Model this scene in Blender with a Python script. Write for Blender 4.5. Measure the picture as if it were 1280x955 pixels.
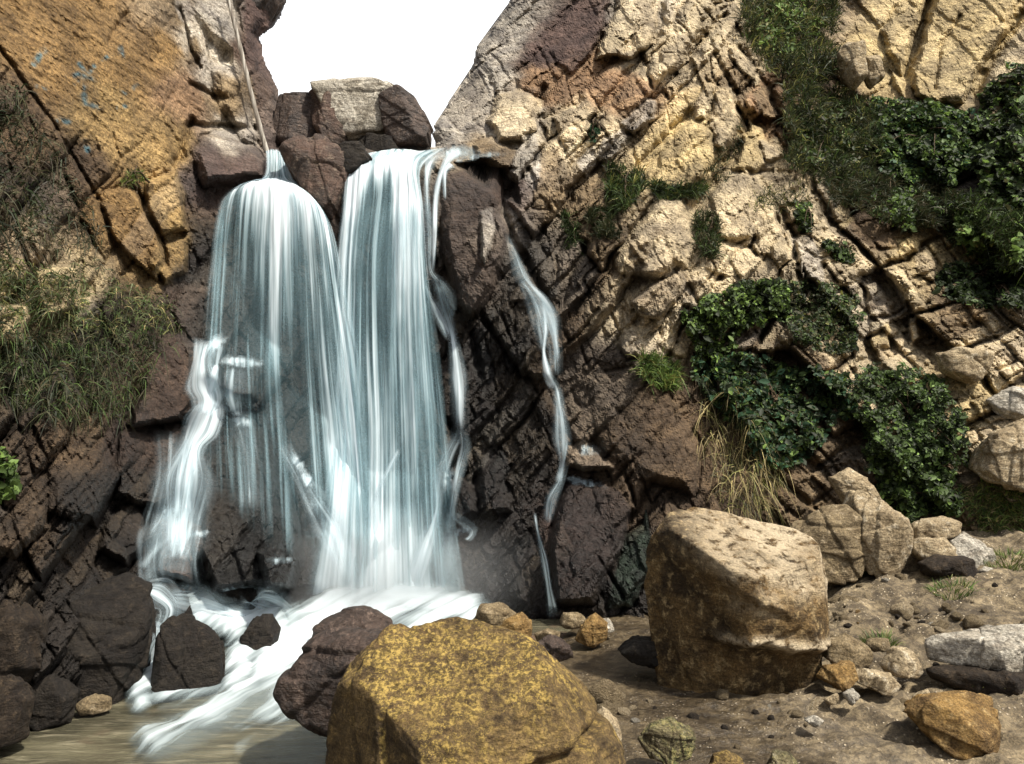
import bpy, math, random
import numpy as np
R = math.radians
for o in list(bpy.data.objects): bpy.data.objects.remove(o)
SC = bpy.context.scene
COL = SC.collection
# ------------------------------------------------------------------ camera
CAMZ, PITCH, FPX = 1.5, math.atan(82.5/1000.0), 1000.0
cd = bpy.data.cameras.new('camera'); cam = bpy.data.objects.new('camera', cd); COL.objects.link(cam)
cam.location = (0, 0, CAMZ); cam.rotation_euler = (R(90)+PITCH, 0, 0)
cd.sensor_width = 36; cd.lens = 36*FPX/1280; cd.clip_start = .05; cd.clip_end = 2000
SC.camera = cam
# ------------------------------------------------------------------ sky, sun, exposure
SUN_EL, SUN_AZ = 56, 128            # azimuth clockwise from +Y (north): light from the right, a little behind the camera
w = bpy.data.worlds.new('World'); SC.world = w; w.use_nodes = True
nt = w.node_tree; bg = nt.nodes['Background']
sky = nt.nodes.new('ShaderNodeTexSky'); sky.sky_type = 'NISHITA'; sky.sun_disc = False
sky.sun_elevation = R(SUN_EL); sky.sun_rotation = R(SUN_AZ); sky.dust_density = 4.0; sky.air_density = 1.0
hs = nt.nodes.new('ShaderNodeHueSaturation'); hs.inputs['Saturation'].default_value = 0.25; hs.inputs['Value'].default_value = 1.0
nt.links.new(sky.outputs[0], hs.inputs['Color']); # added white glow in the sky behind the gorge; the rest stays dim
tc = nt.nodes.new('ShaderNodeTexCoord'); vd = nt.nodes.new('ShaderNodeVectorMath'); vd.operation = 'DOT_PRODUCT'; vd.inputs[1].default_value = (-.16, .87, .46)
nt.links.new(tc.outputs['Generated'], vd.inputs[0]); mr = nt.nodes.new('ShaderNodeMapRange'); mr.interpolation_type = 'SMOOTHSTEP'
for i_, v_ in enumerate((.72, .96, 0, 1)): mr.inputs[i_+1].default_value = v_
nt.links.new(vd.outputs['Value'], mr.inputs[0])
mxs = nt.nodes.new('ShaderNodeMix'); mxs.data_type = 'RGBA'; nt.links.new(mr.outputs[0], mxs.inputs[0]); nt.links.new(hs.outputs[0], mxs.inputs[6]); mxs.inputs[7].default_value = (9.0, 9.2, 9.4, 1)
nt.links.new(mxs.outputs[2], bg.inputs['Color'])
bg.inputs['Strength'].default_value = 0.105
sd = bpy.data.lights.new('sun', 'SUN'); so = bpy.data.objects.new('sun', sd); COL.objects.link(so)
sd.energy = 4.2; sd.angle = R(3); sd.color = (1.0, 0.93, 0.80)
so.rotation_euler = (R(90-SUN_EL), 0, R(180-SUN_AZ)); so.location = (6, -6, 12)
SC.view_settings.view_transform = 'Standard'; SC.view_settings.look = 'None'
SC.view_settings.gamma = 1; SC.view_settings.exposure = 0.74
SC.cycles.transparent_max_bounces = 24; SC.cycles.max_bounces = 4; SC.cycles.diffuse_bounces = 2
SC.cycles.volume_step_rate = 2; SC.cycles.volume_max_steps = 64

# ------------------------------------------------------------------ maths
rng = np.random.default_rng(7)
PERM = rng.permutation(256); GR = rng.normal(size=(256, 3)); GR /= np.linalg.norm(GR, axis=1)[:, None]
def pn(x, y, z):
    xi, yi, zi = np.floor(x).astype(int), np.floor(y).astype(int), np.floor(z).astype(int)
    fx, fy, fz = x-xi, y-yi, z-zi
    u, v, q = [t*t*t*(t*(t*6-15)+10) for t in (fx, fy, fz)]
    out = 0
    for a in (0, 1):
        for b in (0, 1):
            h = PERM[(PERM[(xi+a) & 255]+yi+b) & 255]
            for c in (0, 1):
                g = GR[PERM[(h+zi+c) & 255]]
                d = g[..., 0]*(fx-a)+g[..., 1]*(fy-b)+g[..., 2]*(fz-c)
                out = out + d*(u if a else 1-u)*(v if b else 1-v)*(q if c else 1-q)
    return out*1.6
def fbm(P, scale, octv=4, seed=0, ridged=False, gain=.5):
    s, a, t = 0, 1, 0
    P = P*scale+seed*17.31
    for k in range(octv):
        n = pn(P[..., 0], P[..., 1], P[..., 2])
        s = s+a*((1-2*np.abs(n)) if ridged else n); t += a; a *= gain; P = P*2.03+5.7
    return s/t
def sstep(a, b, x):
    t = np.clip((x-a)/(b-a), 0, 1); return t*t*(3-2*t)
def ray(px, py):
    px, py = np.asarray(px, float), np.asarray(py, float)
    xc, yc = (px-640)/FPX, (477.5-py)/FPX
    c, s = math.cos(PITCH), math.sin(PITCH)
    return np.stack([xc, c-yc*s, s+yc*c], -1)
def at(px, py, Y):
    d = ray(px, py); t = np.asarray(Y)/d[..., 1]
    return d*t[..., None]+np.array([0, 0, CAMZ])
def proj(P):
    P = np.asarray(P)-np.array([0, 0, CAMZ]); c, s = math.cos(PITCH), math.sin(PITCH)
    f = P[..., 1]*c+P[..., 2]*s; u = -P[..., 1]*s+P[..., 2]*c
    return 640+FPX*P[..., 0]/f, 477.5-FPX*u/f
def segdist(px, py, poly, closed=True):
    best = np.full(px.shape, 1e9)
    n = len(poly)
    for i in range(n if closed else n-1):
        (x0, y0), (x1, y1) = poly[i], poly[(i+1) % n]
        dx, dy = x1-x0, y1-y0; L = dx*dx+dy*dy+1e-9
        t = np.clip(((px-x0)*dx+(py-y0)*dy)/L, 0, 1)
        best = np.minimum(best, np.hypot(px-x0-t*dx, py-y0-t*dy))
    return best
def inside(px, py, poly):
    r = np.zeros(px.shape, bool); n = len(poly)
    for i in range(n):
        (x0, y0), (x1, y1) = poly[i], poly[(i+1) % n]
        if y0 == y1: continue
        r ^= ((y0 > py) != (y1 > py)) & (px < (x1-x0)*(py-y0)/(y1-y0)+x0)
    return r
def sdist(px, py, poly):
    d = segdist(px, py, poly); return np.where(inside(px, py, poly), d, -d)
def rbf(pts):
    A = np.array(pts, float); X = A[:, :2]/100; n = len(A)
    def phi(r): return r*r*np.log(r+1e-6)
    K = phi(np.linalg.norm(X[:, None]-X[None], axis=2))+np.eye(n)*.25
    Q = np.hstack([np.ones((n, 1)), X]); M = np.block([[K, Q], [Q.T, np.zeros((3, 3))]])
    S = np.linalg.solve(M, np.concatenate([A[:, 2], np.zeros(3)]))
    def f(px, py):
        x, y = px/100, py/100; o = S[n]+S[n+1]*x+S[n+2]*y
        for i in range(n):
            r = np.hypot(x-X[i, 0], y-X[i, 1]); o = o+S[i]*phi(r)
        return o
    return f

# ------------------------------------------------------------------ node helpers
def newmat(name):
    m = bpy.data.materials.new(name); m.use_nodes = True; n = m.node_tree.nodes; n.clear(); return m, m.node_tree
class G:
    def __init__(s, t): s.t = t
    def n(s, kind, **kw):
        o = s.t.nodes.new('ShaderNode'+kind)
        for k, v in kw.items(): setattr(o, k, v)
        return o
    def set(s, sock, v):
        if hasattr(v, 'is_output') or isinstance(v, bpy.types.NodeSocket): s.t.links.new(v, sock)
        else: sock.default_value = v
    def math(s, op, a, b=None, clamp=False):
        o = s.n('Math', operation=op, use_clamp=clamp); s.set(o.inputs[0], a)
        if b is not None: s.set(o.inputs[1], b)
        return o.outputs[0]
    def mix(s, f, a, b, mode='MIX'):
        o = s.n('Mix', data_type='RGBA', blend_type=mode); s.set(o.inputs[0], f)
        for k, v in ((6, a), (7, b)):
            if isinstance(v, tuple) and len(v) == 3: v = v+(1,)
            s.set(o.inputs[k], v)
        return o.outputs[2]
    def rng(s, v, a, b, c, d, smooth=True):
        o = s.n('MapRange'); o.interpolation_type = 'SMOOTHSTEP' if smooth else 'LINEAR'
        s.set(o.inputs[0], v)
        for k, x in enumerate((a, b, c, d)): s.set(o.inputs[k+1], x)
        return o.outputs[0]
    def noise(s, vec, scale, detail=6, rough=.6, dist=0):
        o = s.n('TexNoise'); s.set(o.inputs['Vector'], vec); o.inputs['Scale'].default_value = scale
        o.inputs['Detail'].default_value = detail; o.inputs['Roughness'].default_value = rough; o.inputs['Distortion'].default_value = dist
        return o.outputs['Fac']
    def vor(s, vec, scale, feature='F1'):
        o = s.n('TexVoronoi', feature=feature); s.set(o.inputs['Vector'], vec); o.inputs['Scale'].default_value = scale
        return o.outputs['Distance']
    def attr(s, name, out='Color'):
        o = s.n('Attribute', attribute_name=name); return o.outputs[out]
    def out(s, sh, disp=None):
        o = s.n('OutputMaterial'); s.t.links.new(sh, o.inputs['Surface'])

def rock_material(name, use_attr=False, c1=(.3, .2, .1), c2=(.1, .07, .04), c3=(.45, .38, .26), scale=1.0, wet=0.0, speck=0.5, bump=1.0, moss=None, pale=None):
    m, t = newmat(name); g = G(t)
    v = g.n('TexCoord').outputs['Object']
    n1 = g.noise(v, 2.2*scale, 8, .62, .4); n2 = g.noise(v, 9*scale, 8, .65, .3); n3 = g.noise(v, 42*scale, 6, .7)
    n4 = g.noise(v, 130*scale, 3, .7)
    mp = g.n('Mapping'); t.links.new(v, mp.inputs[0]); mp.inputs['Rotation'].default_value = (.3, .9, .2); mp.inputs['Scale'].default_value = (1, 1, 5)
    strat = g.noise(mp.outputs[0], 3.2*scale, 8, .65, .6)
    if use_attr:
        base = g.attr('col'); wetv = g.attr('wet', 'Fac')
        a = g.mix(g.rng(n1, .35, .68, 0, 1), g.mix(1.0, base, (.62, .60, .60), 'MULTIPLY'), g.mix(1.0, base, (1.38, 1.34, 1.25), 'MULTIPLY'))
    else:
        base = None; wetv = wet
        a = g.mix(g.rng(n1, .36, .64, 0, 1), c1+(1,), c2+(1,)); a = g.mix(g.rng(n2, .52, .66, 0, .85), a, c3+(1,))
    # mineral streaks, grain, dark lichen specks
    a = g.mix(g.rng(strat, .50, .62, 0, .55), a, g.mix(1.0, a, (.52, .47, .42), 'MULTIPLY'))
    a = g.mix(g.rng(n2, .30, .48, .65, 0), a, g.mix(1.0, a, (.42, .37, .34), 'MULTIPLY'))
    a = g.mix(g.rng(n3, .40, .66, 0, 1), g.mix(1.0, a, (.62, .60, .58), 'MULTIPLY'), g.mix(1.0, a, (1.34, 1.30, 1.24), 'MULTIPLY'))
    a = g.mix(g.rng(n4, .57, .70, 0, speck), a, g.mix(1.0, a, (.3, .27, .25), 'MULTIPLY'))
    a = g.mix(g.rng(n4, .30, .42, speck*.7, 0), a, g.mix(1.0, a, (1.55, 1.5, 1.4), 'MULTIPLY'))
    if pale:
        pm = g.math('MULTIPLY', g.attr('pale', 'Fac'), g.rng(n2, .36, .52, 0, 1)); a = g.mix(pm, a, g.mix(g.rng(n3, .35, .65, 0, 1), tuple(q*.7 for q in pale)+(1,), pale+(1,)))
    if moss:
        mm = g.math('MULTIPLY', g.rng(g.noise(v, 9*scale, 6, .85), .44, .54, 0, 1), g.rng(g.noise(v, 2.4, 5, .7), .40, .56, .12, 1))
        gn = g.n('NewGeometry').outputs['Normal']; dt = g.n('VectorMath', operation='DOT_PRODUCT'); t.links.new(gn, dt.inputs[0]); dt.inputs[1].default_value = (.55, -.25, .8)
        mm = g.math('MULTIPLY', mm, g.rng(g.math('ADD', dt.outputs['Value'], g.math('MULTIPLY', n2, .5)), .25, .62, 0, 1))  # moss favours upper sunward faces; shade of left-turned faces painted in with it
        a = g.mix(mm, a, g.mix(g.rng(g.noise(v, 62, 3, .7), .42, .58, 0, 1), moss[0]+(1,), moss[1]+(1,)))
    p = g.n('BsdfPrincipled'); t.links.new(a, p.inputs['Base Color'])
    rr = g.rng(wetv, 0, 1, .9, .34, False)
    rr = g.math('ADD', rr, g.math('MULTIPLY', g.math('SUBTRACT', n3, .5), .5), clamp=True)
    t.links.new(rr, p.inputs['Roughness'])
    sp = g.rng(wetv, 0, 1, .25, .42, False); t.links.new(sp, p.inputs['Specular IOR Level'])
    h = g.math('ADD', g.math('MULTIPLY', n2, .055/scale), g.math('MULTIPLY', n3, .022/scale))
    h = g.math('ADD', h, g.math('MULTIPLY', n4, .006/scale)); h = g.math('ADD', h, g.math('MULTIPLY', strat, .05/scale))
    wv = g.n('VectorMath', operation='ADD'); t.links.new(v, wv.inputs[0])
    cn = g.n('TexNoise'); t.links.new(v, cn.inputs['Vector']); cn.inputs['Scale'].default_value = 3; cn.inputs['Detail'].default_value = 5
    sc_ = g.n('VectorMath', operation='SCALE'); t.links.new(cn.outputs['Color'], sc_.inputs[0]); sc_.inputs['Scale'].default_value = .5
    t.links.new(sc_.outputs[0], wv.inputs[1])
    rm = g.n('TexNoise', noise_type='RIDGED_MULTIFRACTAL'); t.links.new(mp.outputs[0], rm.inputs['Vector']); rm.inputs['Scale'].default_value = 2.3*scale
    rm.inputs['Detail'].default_value = 7; rm.inputs['Roughness'].default_value = .55; rm.inputs['Distortion'].default_value = .5
    h = g.math('ADD', h, g.math('MULTIPLY', rm.outputs['Fac'], -.022/scale))
    ck = g.vor(wv.outputs[0], 9*scale, 'F1'); h = g.math('ADD', h, g.math('MULTIPLY', ck, -.03/scale))
    b = g.n('Bump'); b.inputs['Strength'].default_value = .9; b.inputs['Distance'].default_value = bump; t.links.new(h, b.inputs['Height'])
    t.links.new(b.outputs[0], p.inputs['Normal']); g.out(p.outputs[0]); return m

# ------------------------------------------------------------------ object helpers
def tag(o, label=None, cat=None, group=None, kind=None):
    if label: o['label'] = label
    if cat: o['category'] = cat
    if group: o['group'] = group
    if kind: o['kind'] = kind
    return o
def mesh_np(name, V, F, mat, parent=None, smooth=True, attrs=None, loc=None, uv=None):
    V = np.asarray(V, float)
    if loc is not None: V = V-np.asarray(loc)
    me = bpy.data.meshes.new(name); F = np.asarray(F)
    me.vertices.add(len(V)); me.vertices.foreach_set('co', V.astype(np.float32).ravel())
    k = F.shape[1]; me.loops.add(F.size); me.loops.foreach_set('vertex_index', F.astype(np.int32).ravel())
    me.polygons.add(len(F)); me.polygons.foreach_set('loop_start', np.arange(0, F.size, k, dtype=np.int32))
    me.update(calc_edges=True)
    me.polygons.foreach_set('use_smooth', np.full(len(F), smooth))
    for nm, a in (attrs or {}).items():
        a = np.asarray(a, np.float32)
        if a.ndim == 2:
            at_ = me.attributes.new(nm, 'FLOAT_COLOR', 'POINT'); at_.data.foreach_set('color', np.hstack([a, np.ones((len(a), 1), np.float32)]).ravel())
        else:
            at_ = me.attributes.new(nm, 'FLOAT', 'POINT'); at_.data.foreach_set('value', a)
    if uv is not None:
        ul = me.uv_layers.new(name='UVMap'); ul.data.foreach_set('uv', np.asarray(uv, np.float32)[F.ravel()].ravel())
    me.materials.append(mat); me.validate(); me.update()
    o = bpy.data.objects.new(name, me); COL.objects.link(o)
    if loc is not None: o.location = loc
    if parent: o.parent = parent
    return o
def gridfaces(nr, nc, mask=None):
    i = np.arange(nr*nc).reshape(nr, nc)
    F = np.stack([i[:-1, :-1], i[1:, :-1], i[1:, 1:], i[:-1, 1:]], -1)
    return F[mask] if mask is not None else F.reshape(-1, 4)

# ================================================================== THE CLIFF
# depth of the gorge walls (metres from the camera plane) at surveyed directions
DEPTH = [(420,200,9.0),(520,200,9.1),(340,235,8.8),(620,230,8.9),(420,400,8.6),(500,400,8.6),(500,600,8.2),(500,740,7.8),(600,400,8.5),
 (650,600,8.0),(650,750,7.35),(760,750,7.2),(820,760,7.1),(720,300,8.8),(740,500,8.2),(740,640,7.6),(560,720,7.8),
 (300,460,7.9),(300,600,7.3),(300,700,6.9),(240,500,7.4),(200,640,6.8),(185,740,6.0),(300,760,6.7),(380,740,7.3),(330,330,8.5),(260,330,8.2),
 (0,880,4.4),(80,880,4.8),(150,870,5.2),(0,600,4.8),(100,600,5.4),(160,600,6.5),(0,400,5.1),(100,400,5.9),(200,400,7.3),(200,250,7.7),
 (100,250,6.5),(0,200,5.6),(0,0,6.2),(150,0,7.6),(280,0,9.2),(330,150,9.6),(250,190,8.4),(200,100,8.0),
 (560,165,10.2),(640,20,11.6),(700,100,10.3),(800,200,9.4),(820,300,8.7),(840,380,8.1),(870,440,8.7),(800,480,8.0),(850,580,7.7),(900,640,7.5),
 (900,760,7.2),(1000,620,7.7),(1000,300,9.3),(950,180,9.8),(900,50,10.6),(1000,50,12.2),(1100,0,13),(1200,60,12.2),(1280,0,12),(1050,200,11),
 (1200,200,10.6),(1280,200,10),(1100,300,10),(1280,350,9.3),(1100,400,9.1),(1200,450,8.8),(1000,450,8.4),(1100,550,8.1),(1250,550,7.9),
 (1280,640,7.5),(1150,640,8.0),(1050,640,7.9),(1050,720,7.8),(1280,700,7.6),
 (-350,-350,5),(-350,300,3.6),(-350,900,3.2),(-150,0,5.4),(-150,500,4.2),(-150,880,3.8),(200,-350,9.5),(640,-350,14),(1000,-350,15),(1600,-350,13),
 (1600,200,9.5),(1600,600,7.5),(1600,900,7.3),(1280,900,7.8),(900,950,7.4),(500,950,8.2),(200,950,6.8),(0,960,4.8),(640,850,7.8)]
SKY = [(361,-900),(362,-5),(352,20),(338,36),(324,46),(332,75),(340,98),(349,112),(353,150),(350,182),(545,182),(540,158),(552,140),(566,124),(588,90),(598,62),(612,40),(626,18),(640,-5),(900,-900)]
P_CREAM=(.54,.47,.34); P_YEL=(.52,.43,.25); P_GREY=(.40,.385,.36); P_OCH=(.25,.165,.075); P_OCHL=(.33,.235,.11); P_BRN=(.12,.085,.055); P_DRK=(.040,.033,.028)
P_WET=(.042,.034,.029); P_RED=(.085,.058,.046); P_RUST=(.30,.20,.125); P_PUR=(.115,.080,.075); P_TAN=(.22,.17,.11); P_WHT=(.52,.49,.44); P_EARTH=(.15,.115,.07)
# rock kind at surveyed directions: colour, blockiness, wetness
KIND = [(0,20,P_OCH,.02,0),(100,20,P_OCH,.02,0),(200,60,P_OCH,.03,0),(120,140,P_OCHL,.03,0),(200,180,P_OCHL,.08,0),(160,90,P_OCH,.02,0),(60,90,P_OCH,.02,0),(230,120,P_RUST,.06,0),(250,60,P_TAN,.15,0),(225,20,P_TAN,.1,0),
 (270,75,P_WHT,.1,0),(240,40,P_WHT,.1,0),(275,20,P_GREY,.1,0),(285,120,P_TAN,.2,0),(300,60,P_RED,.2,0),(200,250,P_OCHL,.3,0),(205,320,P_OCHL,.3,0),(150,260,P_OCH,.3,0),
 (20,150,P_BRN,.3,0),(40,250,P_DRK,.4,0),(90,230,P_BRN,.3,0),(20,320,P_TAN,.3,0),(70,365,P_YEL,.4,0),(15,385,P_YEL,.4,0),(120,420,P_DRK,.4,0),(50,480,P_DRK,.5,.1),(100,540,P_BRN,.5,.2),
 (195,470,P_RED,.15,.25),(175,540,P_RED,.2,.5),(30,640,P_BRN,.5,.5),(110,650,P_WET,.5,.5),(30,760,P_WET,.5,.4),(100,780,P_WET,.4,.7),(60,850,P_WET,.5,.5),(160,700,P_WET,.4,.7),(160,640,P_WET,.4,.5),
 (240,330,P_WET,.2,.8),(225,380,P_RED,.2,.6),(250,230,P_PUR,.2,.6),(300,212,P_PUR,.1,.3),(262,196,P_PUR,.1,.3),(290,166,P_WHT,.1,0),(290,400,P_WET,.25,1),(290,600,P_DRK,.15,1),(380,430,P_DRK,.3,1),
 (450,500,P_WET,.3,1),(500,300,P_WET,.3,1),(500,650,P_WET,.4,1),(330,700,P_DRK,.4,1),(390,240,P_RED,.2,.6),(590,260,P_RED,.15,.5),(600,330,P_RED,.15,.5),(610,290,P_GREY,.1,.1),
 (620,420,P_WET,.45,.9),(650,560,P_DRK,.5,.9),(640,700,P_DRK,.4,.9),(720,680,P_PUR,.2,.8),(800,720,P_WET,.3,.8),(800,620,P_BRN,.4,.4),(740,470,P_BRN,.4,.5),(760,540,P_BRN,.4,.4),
 (670,340,P_WET,.4,.8),(700,400,P_BRN,.5,.5),(720,330,P_BRN,.8,.1),(850,520,P_BRN,.4,.1),(850,590,P_BRN,.3,.1),(900,640,P_BRN,.3,.1),(950,560,P_BRN,.4,0),(640,230,P_PUR,.4,.2),(610,200,P_TAN,.3,.1),
 (560,160,P_GREY,.4,0),(600,90,P_GREY,.5,0),(640,30,P_GREY,.5,0),(680,60,P_PUR,.4,0),(720,40,P_PUR,.3,0),(640,150,P_WHT,.25,0),(690,95,P_RUST,.5,0),(740,90,P_RUST,.6,0),(780,110,P_RUST,.7,0),
 (660,210,P_GREY,.7,0),(700,180,P_CREAM,.8,0),(740,160,P_CREAM,.8,0),(720,250,P_TAN,.9,0),(800,60,P_CREAM,.7,0),(790,30,P_GREY,.6,0),(860,50,P_CREAM,.9,0),(900,40,P_CREAM,.9,0),(930,110,P_TAN,1,0),(960,120,P_RUST,1,0),
 (840,200,P_YEL,.4,0),(900,150,P_YEL,.5,0),(940,260,P_CREAM,.5,0),(930,320,P_CREAM,.5,0),(840,300,P_CREAM,.4,0),(870,370,P_CREAM,.6,0),(790,400,P_CREAM,.7,0),(760,310,P_TAN,.8,0),(1010,300,P_CREAM,.9,0),
 (1050,340,P_CREAM,1,0),(1100,380,P_CREAM,1,0),(1100,450,P_CREAM,.9,0),(960,440,P_TAN,.8,0),(1000,500,P_BRN,.6,0),(1160,330,P_YEL,.8,0),(1200,380,P_TAN,.8,0),(1250,420,P_CREAM,.7,0),(1200,500,P_YEL,.5,0),(1260,570,P_CREAM,.4,0),
 (1000,90,P_BRN,.5,0),(1000,20,P_TAN,.4,0),(1120,60,P_YEL,.2,0),(1200,60,P_YEL,.2,0),(1270,40,P_YEL,.2,0),(1080,170,P_BRN,.4,0),(1200,200,P_DRK,.4,0),(1270,300,P_DRK,.4,0),(1100,270,P_BRN,.5,0),
 (1060,600,P_TAN,.7,0),(1100,640,P_EARTH,.4,0),(1150,600,P_BRN,.4,0),(1200,660,P_EARTH,.3,0),(1280,680,P_EARTH,.3,0),(900,760,P_EARTH,.3,0),(1100,740,P_EARTH,.3,0),
 (340,60,P_PUR,.4,0),(330,20,P_PUR,.4,0),(700,-200,P_GREY,.5,0),(1100,-200,P_TAN,.5,0),(-200,100,P_OCH,.3,0),(-200,700,P_BRN,.4,.2),(1500,100,P_YEL,.4,0),(1500,500,P_TAN,.5,0)]
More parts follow.
